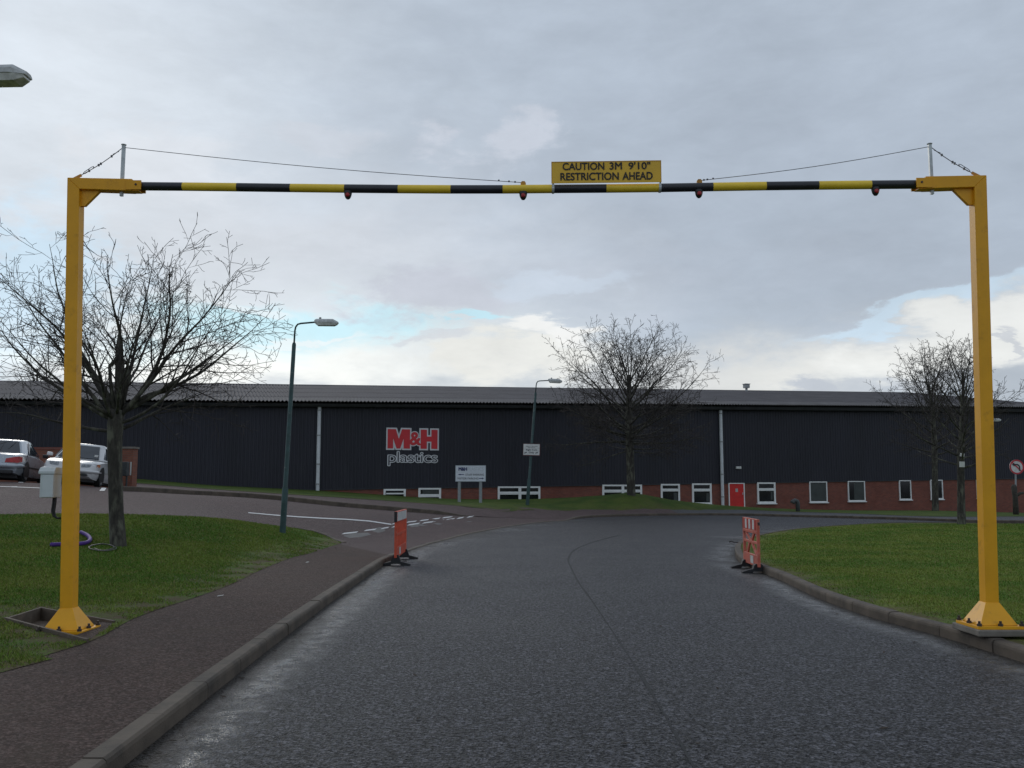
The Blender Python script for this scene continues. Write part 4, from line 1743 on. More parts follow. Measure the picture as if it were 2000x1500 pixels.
# ================================================================== ROAD BARRIERS
def barrier(name, label, Lb, zt, zb_, om, style):
    """local frame: panel along x, centred, road at z=0"""
    root = thing(name, label, 'barrier', group='orange plastic road barriers', world_children=False)
    T = .045
    mb = MB()
    h = Lb / 2

    def bx_(x0, x1, z0, z1, t=T, dy=0):
        mb.box(((x0 + x1) / 2, dy, (z0 + z1) / 2), (x1 - x0, t, z1 - z0))
    bx_(-h, -h + .07, zb_, zt)
    bx_(h - .07, h, zb_, zt)
    bx_(-h + .07, h - .07, zt - .20, zt, T * .9)
    bx_(-h + .07, h - .07, zb_, zb_ + .19, T * .9)
    zm = (zt - .20 + zb_ + .19) / 2
    if style == 'x':
        bx_(-h + .07, h - .07, zm - .022, zm + .022, T * .8)
        bx_(-h + .07, h - .07, zt - .25, zt - .2005, T * 1.2)
        for xa, xb, z0, z1 in ((-h + .10, -.02, zt - .21, zm), (h - .28, .04, zt - .21, zm), (-.10, -h + .26, zm, zb_ + .17), (.08, h - .16, zm, zb_ + .17)):
            mb.hexa([Vector((xa - .055, -T * .35, z0)), Vector((xa + .055, -T * .35, z0)), Vector((xa + .055, T * .35, z0)), Vector((xa - .055, T * .35, z0))],
                    [Vector((xb - .055, -T * .35, z1)), Vector((xb + .055, -T * .35, z1)), Vector((xb + .055, T * .35, z1)), Vector((xb - .055, T * .35, z1))])
    else:
        n = 9
        for k in range(1, n):
            x = -h + .07 + (Lb - .14) * k / n
            bx_(x - .032, x + .032, zb_ + .19, zt - .20, T * .85)
        bx_(-h + .07, h - .07, zm - .025, zm + .025, T * .7)
    p = mb.build('panel', om, root, bevel=.006)
    # reflective plank on both faces
    for sy in (-1, 1):
        mb = MB()
        nst = 7 if style == 'x' else 2
        x0 = -h + .075
        wst = (Lb - .15) / nst
        for k in range(nst):
            mi = 0 if style != 'x' else (k + 1) % 2
            if style == 'x' and k in (0, nst - 1):
                mi = 1
            mb.box((x0 + wst * (k + .5), sy * (T * .45 + .003), zt - .10), (wst - (.012 if style != 'x' else 0), .004, .165), mi=mi)
        mb.build('reflective_strip', [M['strip_white'], M['strip_red']], root)
    mb = MB()
    mb.box((.12 if style == 'x' else -h * .35, -T * .45 - .003, zb_ + .10), (.22, .004, .13))
    mb.build('sticker', M['sticker'], root)
    # hooks / end caps
    mb = MB()
    mb.box((-h - .012, 0, zt - .10), (.024, T * 1.15, .19))
    mb.build('end_cap', M['foot'], root)
    mb = MB()
    mb.tube([(h - .005, 0, zt - .06), (h + .05, 0, zt - .06), (h + .05, 0, zt - .10)], .014, 8)
    mb.build('end_hook', M['foot'], root)
    for x in (-h + .12, h - .12):
        mb = MB()
        prof = [(-.27, .0), (-.10, .0), (-.085, .028), (.085, .028), (.10, .0), (.27, .0), (.27, .022), (.16, .055), (.07, .13), (.045, zb_ + .02), (-.045, zb_ + .02), (-.07, .13), (-.16, .055), (-.27, .022)]
        left = [(a, b) for a, b in prof]
        # split into convex pieces
        for pc_ in ([(-.27, 0), (-.10, 0), (-.09, .07), (-.16, .055), (-.27, .022)], [(.10, 0), (.27, 0), (.27, .022), (.16, .055), (.09, .07)],
                    [(-.10, 0.0), (-.085, .028), (.085, .028), (.10, 0.0), (.09, .07), (.07, .13), (.045, zb_ + .05), (-.045, zb_ + .05), (-.07, .13), (-.09, .07)]):
            mb.prism(pc_, (x - .06, 0, 0), Vector((0, 1, 0)), Z, Vector((1, 0, 0)), .12)
        mb.build('foot', M['foot'], root)
    return root


bl_ = barrier('road_barrier', 'bright orange plastic road barrier at the left kerb, seen almost edge-on', 1.75, .99, .14, M['orange'], 'bar')
a_, b__ = onz(771, 1106, 0.0), onz(792, 1090, 0.0)
bl_.location = ((a_.x + b__.x) / 2, (a_.y + b__.y) / 2, .003)
bl_.rotation_euler = (0, R(0), math.atan2(b__.y - a_.y, b__.x - a_.x))
br_ = barrier('road_barrier', 'faded orange plastic barrier with X bracing and red and white top at the right kerb', 1.18, .90, .10, M['orange_faded'], 'x')
a_, b__ = onz(1487, 1122, 0.0), onz(1452, 1107, 0.0)
br_.location = ((a_.x + b__.x) / 2, (a_.y + b__.y) / 2, .003)
br_.rotation_euler = (0, 0, math.atan2(b__.y - a_.y, b__.x - a_.x) + math.pi)


# ================================================================== LAMP POSTS
def lamp_post(label, h, arm=.50, head=.60):
    root = thing('lamp_post', label, 'street lamp', group='street lamps on green posts', world_children=False)
    mb = MB()
    mb.tube([(0, 0, -.3), (0, 0, 1.05), (0, 0, 1.10), (0, 0, h - .55), (0, 0, h - .50)], [.075, .075, .058, .050, .036], 14)
    mb.build('pole', M['lamp_green'], root, smooth=True, autosmooth=50)
    mb = MB()
    mb.box((0, -.076, .55), (.09, .012, .32))
    mb.build('access_door', M['lamp_green'], root, bevel=.003)
    mb = MB()
    P = [(0, 0, h - .50), (0, 0, h - .20), (.015, 0, h - .10), (.06, 0, h - .03), (.14, 0, h - .005), (arm, 0, h + .04)]
    mb.tube(P, .022, 10)
    mb.build('arm', M['lamp_green'], root, smooth=True)
    # lantern: canopy over a clear bowl
    x0, x1 = arm - .02, arm - .02 + head
    mb = MB()
    zc = h + .045

    def ring(x, w, zt, zb):
        return [Vector((x, -w, zb)), Vector((x, -w * .9, zb + (zt - zb) * .55)), Vector((x, -w * .5, zt)), Vector((x, w * .5, zt)), Vector((x, w * .9, zb + (zt - zb) * .55)), Vector((x, w, zb))]
    mb.loft([ring(x0, .05, zc + .05, zc - .03), ring(x0 + .05, .10, zc + .075, zc - .02), ring(x1 - .13, .115, zc + .085, zc - .02), ring(x1, .075, zc + .02, zc - .02)])
    hd = mb.build('lantern', M['lamp_head'], root, bevel=.006)
    mb = MB()

    def ring2(x, w, zb):
        return [Vector((x, -w, zc - .02)), Vector((x, -w * .8, zb)), Vector((x, w * .8, zb)), Vector((x, w, zc - .02))]
    mb.loft([ring2(x0 + .04, .085, zc - .06), ring2(x0 + .09, .10, zc - .095), ring2(x1 - .10, .105, zc - .085), ring2(x1 - .015, .07, zc - .045)])
    mb.build('bowl', M['lamp_bowl'], hd, bevel=.004)
    mb = MB()
    mb.tube([(x0 + .14, 0, zc + .06), (x0 + .14, 0, zc + .115), (x0 + .14, 0, zc + .125)], [.030, .030, .018], 10)
    mb.build('photocell', M['lamp_grey'], hd)
    return root


def put_lamp(o, x, y, lean=0.0, rz=0.0, sc=1.0):
    o.location = (x, y, hgt(x, y) + .10)
    o.rotation_euler = (0, lean, rz)
    o.scale = (sc, sc, sc)


lp = gnd(552, 1037, .115)
L1 = lamp_post('green lamp post standing on the left lawn beside the side road', 5.20)
hl_ = at(577, 628, lp.y)
k1 = (hl_.z - lp.z) / 5.22
put_lamp(L1, lp.x, lp.y, math.atan2(hl_.x - lp.x, hl_.z - lp.z), 0, k1)
L2 = copy_tree(L1)
L2['label'] = 'leaning green lamp post carrying a white traffic notice in front of the factory'
lp2 = gnd(1030, 986, .115)
hl_ = at(1048, 741, lp2.y)
k2 = (hl_.z - lp2.z) / 5.22
lean2 = math.atan2(hl_.x - lp2.x, hl_.z - lp2.z)
put_lamp(L2, lp2.x, lp2.y, lean2, 0, k2)
L3 = copy_tree(L1)
L3['label'] = 'grey street lantern reaching in high at the upper left, its post outside the picture'
q = at(64, 150, 8.6)
put_lamp(L3, q.x - 1.10 * 1.02, 8.6, 0, 0, (q.z - hgt(q.x - 1.1, 8.6) - .10) / 5.23)
L4 = copy_tree(L1)
L4['label'] = 'distant lamp post mostly hidden behind the right gantry post, its lantern by the factory wall'
q = at(1927, 1005, 60.0)
zt_ = at(1950, 821, 60.0).z
put_lamp(L4, q.x, 60.0, 0, 0, (zt_ - hgt(q.x, 60.0) - .1) / 5.22)

# white notice on the second lamp post
nd = lp2.y - .12
c0, c1 = at(1022, 888.5, nd), at(1053.5, 867, nd)
ln = thing('traffic_notice', 'white notice board with a dark red edge telling heavy goods vehicles right turn only', 'sign', ((c0.x + c1.x) / 2, nd, c0.z))
w_, h_ = c1.x - c0.x, c1.z - c0.z
Xn = Vector((math.cos(-.02), 0, math.sin(-.02)))
Yn = Vector((math.sin(.03), 0, 1)).normalized()
frn = lambda k: (Vector((c0.x, nd - k, c0.z)), Xn, Yn, Vector((0, -1, 0)))
mb = MB()
mb.prism([(-.022, -.03), (w_ + .03, -.03), (w_ + .03, h_ + .02), (-.022, h_ + .02)], Vector((c0.x, nd, c0.z)), Xn, Yn, Vector((0, 1, 0)), .02)
mb.build('edge_frame', M['notice_edge'], ln)
mb = MB()
mb.prism([(0, 0), (w_, 0), (w_, h_), (0, h_)], Vector((c0.x, nd - .004, c0.z)), Xn, Yn, Vector((0, 1, 0)), .0038)
mb.build('board', M['strip_white'], ln)
for body, x0, x1, y0, y1 in (('HEAVY GOODS', .14, .86, .76, .83), ('VEHICLES', .27, .73, .63, .70), ('Right Turn', .16, .84, .36, .55), ('Only', .34, .68, .12, .31)):
    place_text('lettering', text_mesh(body, .03), (w_ * x0, h_ * y0, w_ * x1, h_ * y1), frn(.006), M['dark_text'], ln)
for x in (.08, .76):
    P = [(0, 0), (.035, 0), (.035, .48), (.55, .48), (.55, .30), (1, .62), (.55, .94), (.55, .76), (-.05 + .05, .76)]
    place_text('arrow', poly_mesh([[(0, 0), (.28, 0), (.28, .45), (.55, .45), (.55, .25), (1, .60), (.55, .95), (.55, .75), (0, .75)]]), (w_ * x, h_ * .10, w_ * (x + .15), h_ * .30), frn(.006), M['dark_text'], ln)
mb = MB()
for zz in (.25, .75):
    mb.box((c0.x + w_ * .5, nd + .05, c0.z + h_ * zz), (.16, .06, .04))
mb.build('bracket', M['galv'], ln)

# ================================================================== DIRECTION SIGN ON TWO POSTS
pA, pB = gnd(897, 981, .115), gnd(938.5, 981.5, .115)
sy = (pA.y + pB.y) / 2
c0, c1 = at(889.5, 940.5, sy), at(949, 909, sy)
ds = thing('direction_sign', 'grey white direction sign for staff and visitor parking standing on two posts', 'sign', ((c0.x + c1.x) / 2, sy, pA.z))
w_, h_ = c1.x - c0.x, c1.z - c0.z
for p in (pA, pB):
    x = at(897 if p is pA else 938.5, 960, sy).x
    mb = MB()
    mb.tube([(x, sy + .07, p.z - .3), (x, sy + .07, c1.z - .1)], .075, 12)
    mb.build('post', M['sign_post'], ds, smooth=True, autosmooth=40)
mb = MB()
mb.box(((c0.x + c1.x) / 2, sy - .02, (c0.z + c1.z) / 2), (w_, .035, h_))
bd = mb.build('board', M['sign_white'], ds)
fr = (Vector((c0.x, sy - .042, c0.z)), Vector((1, 0, 0)), Z, Vector((0, -1, 0)))
tb = .018
for (x0, y0, x1, y1) in ((0, 0, 1, tb * 2), (0, 1 - tb * 2, 1, 1), (0, tb * 2, tb, 1 - tb * 2), (1 - tb, tb * 2, 1, 1 - tb * 2), (.02, .585, .98, .60)):
    mb = MB()
    mb.prism([(w_ * x0, h_ * y0), (w_ * x1, h_ * y0), (w_ * x1, h_ * y1), (w_ * x0, h_ * y1)], fr[0], fr[1], Z, Vector((0, 1, 0)), .004)
    mb.build('rule', M['grey_text'], bd)
place_text('lettering', text_mesh('M&H', .06), (w_ * .10, h_ * .66, w_ * .385, h_ * .89), fr, M['navy_text'], bd)
place_text('lettering', text_mesh('PLASTICS', -.01), (w_ * .405, h_ * .66, w_ * .92, h_ * .88), fr, M['grey_text'], bd)
place_text('lettering', text_mesh('STAFF PARKING', .005), (w_ * .33, h_ * .365, w_ * .94, h_ * .49), fr, M['dark_text'], bd)
place_text('lettering', text_mesh('VISITOR PARKING', .005), (w_ * .06, h_ * .13, w_ * .755, h_ * .255), fr, M['dark_text'], bd)
AR = [(0, .5), (.42, 0), (.42, .30), (1, .30), (1, .70), (.42, .70), (.42, 1)]
place_text('arrow', poly_mesh([AR]), (w_ * .08, h_ * .385, w_ * .285, h_ * .485), fr, M['navy_text'], bd)
place_text('arrow', poly_mesh([[(1 - x, y) for x, y in AR]]), (w_ * .775, h_ * .14, w_ * .945, h_ * .245), fr, M['navy_text'], bd)

# ================================================================== NO LEFT TURN SIGN
ny = 45.0
nc = at(1985.5, 912, ny)
rad = 14.2 / F * ny
nb = at(1984, 1000, ny)
ns_ = thing('no_left_turn_sign', 'round red ringed no left turn sign on a thin post by the right edge', 'road sign', (nb.x, ny, nb.z))
mb = MB()
mb.tube([(nb.x, ny + .06, nb.z - .4), (nc.x, ny + .06, nc.z + .1)], .04, 10)
mb.build('post', M['sign_post'], ns_, smooth=True, autosmooth=40)


def disc(r, y, mat_, name, par, r_in=0.0, th=.006):
    mb_ = MB()
    n = 40
    ang = np.linspace(0, 2 * math.pi, n, endpoint=False)
    if r_in == 0:
        lo_ = [Vector((nc.x + r * math.cos(a), y, nc.z + r * math.sin(a))) for a in ang]
        mb_.hexa(lo_, [p + Vector((0, -th, 0)) for p in lo_])
    else:
        rr_ = []
        for q, yy in ((r, y), (r, y - th), (r_in, y - th), (r_in, y)):
            rr_.append([Vector((nc.x + q * math.cos(a), yy, nc.z + q * math.sin(a))) for a in ang])
        mb_.loft(rr_ + [rr_[0]], cap=False)
    return mb_.build(name, mat_, par)


fc = disc(rad, ny, M['strip_white'], 'face', ns_, th=.02)
disc(rad * 1.0, ny - .021, M['sign_red'], 'red_ring', fc, rad * .80)
mb = MB()
mb.box((nc.x, ny - .032, nc.z), (rad * 1.65, .006, rad * .16), Matrix.Rotation(R(45), 3, 'Y'))
mb.build('red_bar', M['sign_red'], fc)
arr = [(-.62, .30), (-.30, .62), (-.30, .42), (.02, .42)]
mb = MB()
yy = ny - .0265
P_ = []
for k in range(8):
    a = math.pi / 2 - k / 7 * math.pi / 2
    P_.append(((.0 + .36 * math.cos(a)), (-.02 + .36 * math.sin(a))))
pth = [(-.34, .34)] + P_ + [(.36, -.52)]
for p, q in zip(pth[:-1], pth[1:]):
    a = Vector((nc.x + p[0] * rad, yy, nc.z + p[1] * rad))
    b = Vector((nc.x + q[0] * rad, yy, nc.z + q[1] * rad))
    mb.tube([a, b], rad * .085, 6)
mb.prism([(-.66, .34), (-.32, .60), (-.32, .08)], Vector((nc.x, yy, nc.z)), Vector((rad, 0, 0)), Vector((0, 0, rad)), Vector((0, -1, 0)), .01)
mb.build('turn_arrow', M['bar_black'], fc)

# dark timber post in front of that sign's foot
tp = at(1984, 1001, 44.0)
th = thing('timber_post', 'dark weathered timber post with a broken side branch near the no left turn sign', 'post', (tp.x, 44.0, tp.z))
mb = MB()
ht = at(1984, 946, 44.0).z - tp.z
mb.tube([(tp.x, 44, tp.z - .3), (tp.x + .01, 44, tp.z + ht * .5), (tp.x - .02, 44, tp.z + ht * .9), (tp.x - .02, 44, tp.z + ht)], [.14, .115, .13, .07], 9)
mb.build('shaft', M['timber'], th, smooth=True)
mb = MB()
mb.tube([(tp.x, 44, tp.z + ht * .55), (tp.x + .25, 44, tp.z + ht * .68), (tp.x + .42, 44, tp.z + ht * .70)], [.06, .07, .05], 7)
mb.build('branch_stub', M['timber'], th, smooth=True)

# cowled vent pipe in the verge by the wall
vp = gnd(1558.5, 998.5, .11)
hv = at(1558, 976, vp.y).z - vp.z
mb = MB()
mb.tube([(vp.x, vp.y, vp.z - .3), (vp.x, vp.y, vp.z + hv * .72), (vp.x - .03, vp.y, vp.z + hv * .86), (vp.x - .12, vp.y, vp.z + hv * .93), (vp.x - .24, vp.y, vp.z + hv * .80), (vp.x - .27, vp.y, vp.z + hv * .70)], [.11, .11, .115, .12, .13, .14], 12)
o = mb.build('vent_pipe', M['bin_dark'], smooth=True)
tag(o, 'short dark vent pipe with a hooded top in the grass by the brick wall', 'vent pipe')

# ================================================================== LOW BRICK WALL, METER BOX
def uv_boxes(name, boxes, material, parent):
    mb_ = MB()
    for b in boxes:
        mb_.box(*b)
    o_ = mb_.build(name, material, parent)
    u_ = o_.data.uv_layers.new(name='UVMap')
    for p_ in o_.data.polygons:
        n_ = p_.normal
        for li in p_.loop_indices:
            v_ = o_.data.vertices[o_.data.loops[li].vertex_index].co
            u_.data[li].uv = (v_.x, v_.y) if abs(n_.z) > .7 else ((v_.y, v_.z) if abs(n_.x) > abs(n_.y) else (v_.x, v_.z))
    return o_


wy = 33.5
wl, wr = at(-10, 900, wy), at(262, 900, wy)
ztop = at(80, 874, wy).z
zpt = at(250, 873, wy).z
zb0 = hgt(at(250, 940, wy).x, wy) - .4
wall = thing('brick_boundary_wall', 'low orange red brick wall with an end pier behind the parked cars', 'wall', ((wl.x + wr.x) / 2, wy, zb0 + .4))
pxl = at(239, 900, wy).x
uv_boxes('wall_panel', [(((wl.x + pxl) / 2, wy + .1, (zb0 + ztop - .08) / 2), (pxl - wl.x, .22, ztop - .08 - zb0))], M['brick_orange'], wall)
uv_boxes('pier', [(((pxl + wr.x) / 2, wy + .1, (zb0 + zpt - .07) / 2), (wr.x - pxl, .42, zpt - .07 - zb0))], M['brick_orange'], wall)
uv_boxes('coping', [(((wl.x + pxl) / 2, wy + .1, ztop - .035), (pxl - wl.x, .28, .085))], M['brick'], wall)
mb = MB()
mb.box(((pxl + wr.x) / 2, wy + .1, zpt - .03), (wr.x - pxl + .08, .50, .07))
mb.build('pier_cap', M['concrete'], wall)
q0, q1 = at(252, 928, wy - .2), at(255.5, 902, wy - .2)
mb = MB()
mb.box(((q0.x + q1.x) / 2, wy - .125, (q0.z + q1.z) / 2), (q1.x - q0.x, .02, q1.z - q0.z))
mb.build('white_plate', M['sticker'], wall)
yb = 32.4
q0, q1 = at(239, 930, yb), at(251, 902, yb)
gx_, gz_ = at(246.5, 943, yb).x, at(246.5, 943, yb).z
bn_ = thing('litter_bin', 'small dark box shaped bin on a post in front of the brick pier', 'bin', (gx_, yb, gz_))
mb = MB()
mb.box(((q0.x + q1.x) / 2, yb, (q0.z + q1.z) / 2), (q1.x - q0.x, .24, q1.z - q0.z))
mb.build('body', M['bin_dark'], bn_, bevel=.02)
mb = MB()
mb.tube([(gx_, yb + .02, gz_ - .3), (gx_, yb + .02, q0.z + .1)], .035, 8)
mb.build('post', M['bin_dark'], bn_)


# ================================================================== CARS
def car(name, label, Lc, Wc, Hc, paint, hatch, wheel_r=.30):
    """local: +x forward, origin on the road below the middle"""
    root = thing(name, label, 'car', group='cars parked by the brick wall', world_children=False)
    hw = Wc / 2
    h2 = Lc / 2
    zbelt = Hc * .62
    # lower body: stations (x, z bottom, z shoulder/top, half width)
    if hatch:
        st = [(-h2, .42, .70, .70), (-h2 + .05, .32, .86, .80), (-h2 + .35, .20, zbelt + .02, .96), (-h2 + .9, .18, zbelt + .02, 1.0), (-.3, .17, zbelt, 1.0), (.55, .17, zbelt - .02, 1.0), (h2 - 1.02, .18, zbelt - .04, 1.0),
              (h2 - .62, .18, zbelt - .075, .985), (h2 - .25, .19, zbelt - .135, .94), (h2 - .08, .22, zbelt - .20, .84), (h2, .30, zbelt - .40, .72)]
    else:
        st = [(-h2, .40, zbelt - .16, .74), (-h2 + .06, .27, zbelt - .03, .86), (-h2 + .40, .22, zbelt + .035, .96), (-h2 + .9, .20, zbelt + .05, 1.0), (-.3, .18, zbelt + .02, 1.0), (.6, .18, zbelt - .01, 1.0), (h2 - 1.2, .18, zbelt - .04, 1.0),
              (h2 - .7, .19, zbelt - .10, .98), (h2 - .25, .20, zbelt - .17, .92), (h2 - .05, .24, zbelt - .26, .82), (h2, .36, zbelt - .34, .72)]
    rings = []
    for x, zb, zt, wf in st:
        w = hw * wf
        zm = zb + (zt - zb) * .62
        rings.append([Vector((x, -w * .93, zb)), Vector((x, -w, zb + .12)), Vector((x, -w, zm)), Vector((x, -w * .965, zt - .05)), Vector((x, -w * .88, zt)), Vector((x, -w * .4, zt + .018)),
                      Vector((x, w * .4, zt + .018)), Vector((x, w * .88, zt)), Vector((x, w * .965, zt - .05)), Vector((x, w, zm)), Vector((x, w, zb + .12)), Vector((x, w * .93, zb))])
    mb = MB()
    mb.loft(rings)
    body = mb.build('body', paint, root, smooth=True, autosmooth=35)
    # cabin: base outline and roof outline
    if hatch:
        B = [(-h2 + .10, .86), (-h2 + .6, .93), (.0, .94), (h2 - 1.28, .92), (h2 - .98, .80)]
        T = [(-h2 + .62, .66), (-h2 + .9, .70), (-.1, .73), (.22, .72), (.32, .64)]
    else:
        B = [(-h2 + .72, .84), (-h2 + 1.3, .92), (.0, .93), (h2 - 1.5, .91), (h2 - 1.18, .80)]
        T = [(-h2 + 1.30, .62), (-h2 + 1.65, .68), (-.1, .70), (.20, .69), (.36, .62)]
    zb_, zt_ = zbelt - .02, Hc
    rings = []
    for (xb, wb), (xt, wt) in zip(B, T):
        r = []
        edge = (xb, wb) in (B[0], B[-1])
        ztop = zt_ - (.055 if edge else .0)
        for sgn in (-1,):
            r.append(Vector((xb, -hw * wb, zb_)))
            r.append(Vector((xt, -hw * wt, ztop - .07)))
            r.append(Vector((xt, -hw * wt * .88, ztop - .015)))
        r += [Vector((xt, 0, ztop)), Vector((xt, hw * wt * .88, ztop - .015)), Vector((xt, hw * wt, ztop - .07)), Vector((xb, hw * wb, zb_))]
        rings.append(r)
    mb = MB()
    mb.loft(rings)
    mb.build('cabin', paint, root, smooth=True, autosmooth=40)

    def glass(name_, quad_, ins=.06, push=.012, m='car_glass'):
        q = [Vector(p) for p in quad_]
        c_ = sum(q, Vector()) / 4
        n_ = (q[1] - q[0]).cross(q[3] - q[0]).normalized()
        if n_.dot(c_ - Vector((0, 0, .9))) < 0:
            n_ = -n_
        q = [p.lerp(c_, ins) for p in q]
        mb_ = MB()
        mb_.hexa([p - n_ * .01 for p in q], [p + n_ * push for p in q])
        mb_.build(name_, M[m], root)
    # windscreen and rear screen
    for k, nm in ((0, 'rear_window'), (-1, 'windscreen')):
        (xb, wb), (xt, wt) = B[k], T[k]
        glass(nm, [(xb, -hw * wb * .96, zb_ + .03), (xb, hw * wb * .96, zb_ + .03), (xt, hw * wt * .92, zt_ - .075), (xt, -hw * wt * .92, zt_ - .075)], .05)
    for sgn in (-1, 1):
        for a, b in ((1, 2), (2, 3)):
            g0, g1 = .05 if a == 1 else .06, .05
            xb0, xb1 = B[a][0] + g0, B[b][0] - g1
            xt0, xt1 = T[a][0] + g0, T[b][0] - g1
            glass('side_window', [(xb0, sgn * hw * B[a][1], zb_ + .05), (xb1, sgn * hw * B[b][1], zb_ + .05), (xt1, sgn * hw * T[b][1], zt_ - .095), (xt0, sgn * hw * T[a][1], zt_ - .095)], .04, .010)
        # quarter light behind the windscreen pillar
        glass('side_window', [(B[3][0] + .0, sgn * hw * B[3][1], zb_ + .05), (B[4][0] - .22, sgn * hw * B[4][1] * 1.03, zb_ + .05), (T[3][0] + .04, sgn * hw * T[3][1] * .99, zt_ - .12), (T[3][0] + .02, sgn * hw * T[3][1], zt_ - .12)], .08, .008)
        # mirrors
        mb_ = MB()
        mb_.box((B[3][0] + .02, sgn * (hw + .085), zb_ + .10), (.11, .17, .12))
        mb_.build('mirror', M['car_trim'] if not hatch else paint, root, bevel=.03)
        # side moulding
        mb_ = MB()
        mb_.box((.0, sgn * (hw + .004), .48), (Lc * .48, .02, .05))
        mb_.build('side_moulding', M['car_trim'] if not hatch else paint, root)
    # wheels
    wb2 = Lc * .30
    for xw in (-wb2 - .02, wb2 + .06):
        for sgn in (-1, 1):
            mb_ = MB()
            yo = sgn * (hw - .10)
            rr_ = []
            for q, yy in ((.0, -.09), (wheel_r * .72, -.09), (wheel_r * .94, -.095), (wheel_r, -.06), (wheel_r, .06), (wheel_r * .94, .095), (wheel_r * .72, .09), (.0, .09)):
                rr_.append([Vector((xw + max(q, .001) * math.cos(a), yo + yy, wheel_r + max(q, .001) * math.sin(a))) for a in np.linspace(0, 2 * math.pi, 24, endpoint=False)])
            mb_.loft(rr_, cap=False)
            wh = mb_.build('wheel', M['tyre'], root, smooth=True, autosmooth=40)
            mb_ = MB()
            yf = yo + sgn * .095
            n = 6
            for k in range(n):
                a = 2 * math.pi * k / n + .3
                d_ = Vector((math.cos(a), 0, math.sin(a)))
                mb_.box(Vector((xw, yf, wheel_r)) + d_ * wheel_r * .36, (wheel_r * .66, .016, .05), Matrix.Rotation(-a, 3, 'Y'))
            ang = np.linspace(0, 2 * math.pi, 20, endpoint=False)
            rg = [[Vector((xw + q * math.cos(a), yf + y_, wheel_r + q * math.sin(a))) for a in ang] for q, y_ in ((wheel_r * .60, -.008), (wheel_r * .60, .008), (wheel_r * .70, .008), (wheel_r * .70, -.008))]
            mb_.loft(rg + [rg[0]], cap=False)
            mb_.build('rim', M['rim'], wh)
            # dark wheel arch
            mb_ = MB()
            ra = wheel_r + .055
            arc = [(ra * math.cos(a), ra * math.sin(a)) for a in np.linspace(-.35, math.pi + .35, 18)]
            mb_.prism(arc, Vector((xw, sgn * (hw - .02), wheel_r)), Vector((1, 0, 0)), Z, Vector((0, sgn, 0)), .024)
            mb_.build('wheel_arch', M['car_trim'], root)
    mb_ = MB()
    mb_.box((0, 0, .20), (Lc * .86, Wc * .84, .20))
    mb_.build('underbody', M['car_trim'], root, bevel=.03)
    # bumpers, lamps
    def lens(name_, lo_, hi_, inw, m):
        mb_ = MB()
        rings_ = []
        for p_, q_ in zip(lo_, hi_):
            p_, q_ = Vector(p_), Vector(q_)
            rings_.append([p_, q_, q_ + inw, p_ + inw])
        mb_.loft(rings_)
        mb_.build(name_, M[m], root)
    if hatch:
        xf = h2
        zl = zbelt - .36
        for sgn in (-1, 1):
            Y_ = lambda L_: [(a, sgn * b, c_) for a, b, c_ in L_]
            lens('headlight', Y_([(xf - .020, .33, zl + .05), (xf - .040, .585, zl + .05), (xf - .175, .735, zl + .075)]), Y_([(xf - .050, .33, zl + .145), (xf - .068, .60, zl + .165), (xf - .215, .755, zl + .18)]), Vector((-.10, 0, 0)), 'head')
            lens('indicator', Y_([(xf - .178, .742, zl + .075), (xf - .36, .815, zl + .10)]), Y_([(xf - .218, .760, zl + .18), (xf - .38, .815, zl + .18)]), Vector((-.05, -sgn * .06, 0)), 'amber')
            mb_ = MB()
            ang = np.linspace(0, 2 * math.pi, 16, endpoint=False)
            lo_ = [Vector((xf - .01, sgn * (.44 + .12 * math.cos(a)), .325 + .045 * math.sin(a))) for a in ang]
            mb_.hexa(lo_, [p + Vector((.03, 0, 0)) for p in lo_])
            mb_.build('fog_light_recess', M['car_trim'], root)
        mb_ = MB()
        mb_.box((xf - .035, 0, .36), (.06, .62, .10))
        mb_.build('lower_grille', M['car_trim'], root, bevel=.01)
        mb_ = MB()
        mb_.box((xf - .10, 0, zl + .03), (.06, .50, .035))
        mb_.build('grille', M['car_trim'], root)
        # front bumper lip
        mb_ = MB()
        P = [(h2 - .50, -hw * .985, .44), (h2 - .2, -hw * .93, .44), (h2 - .01, -hw * .72, .44), (h2 + .035, -.3, .44), (h2 + .035, .3, .44), (h2 - .01, hw * .72, .44), (h2 - .2, hw * .93, .44), (h2 - .50, hw * .985, .44)]
        mb_.tube(P, [.03, .05, .06, .06, .06, .06, .05, .03], 10)
        mb_.build('bumper', paint, root, smooth=True)
        mb_ = MB()
        tx = (B[-1][0] + T[-1][0]) / 2
        mb_.box((B[-1][0] - .10, hw * .60, zb_ + .14), (.02, .11, .09), Matrix.Rotation(R(-35), 3, 'Y'))
        mb_.build('tax_disc', M['paper'], root)
        mb_ = MB()
        mb_.box((T[-1][0] - .02, .0, zt_ - .10), (.02, .16, .05))
        mb_.build('interior_mirror', M['car_trim'], root)
    else:
        xr = -h2
        for sgn in (-1, 1):
            z0_ = zbelt - .27
            Y_ = lambda L_: [(a, sgn * b, c_) for a, b, c_ in L_]
            lens('tail_light', Y_([(xr - .02, .42, z0_), (xr - .02, .64, z0_), (xr + .04, .775, z0_), (xr + .30, .845, z0_ + .04)]), Y_([(xr + .0, .44, z0_ + .12), (xr + .005, .64, z0_ + .17), (xr + .055, .77, z0_ + .20), (xr + .31, .838, z0_ + .19)]), Vector((.12, -sgn * .06, 0)), 'tail')
        mb_ = MB()
        P = [(xr + .55, -hw * .99, .50), (xr + .2, -hw * .955, .50), (xr + .0, -hw * .75, .50), (xr - .05, -.3, .50), (xr - .05, .3, .50), (xr, hw * .75, .50), (xr + .2, hw * .955, .50), (xr + .55, hw * .99, .50)]
        mb_.tube(P, [.04, .07, .085, .09, .09, .085, .07, .04], 10)
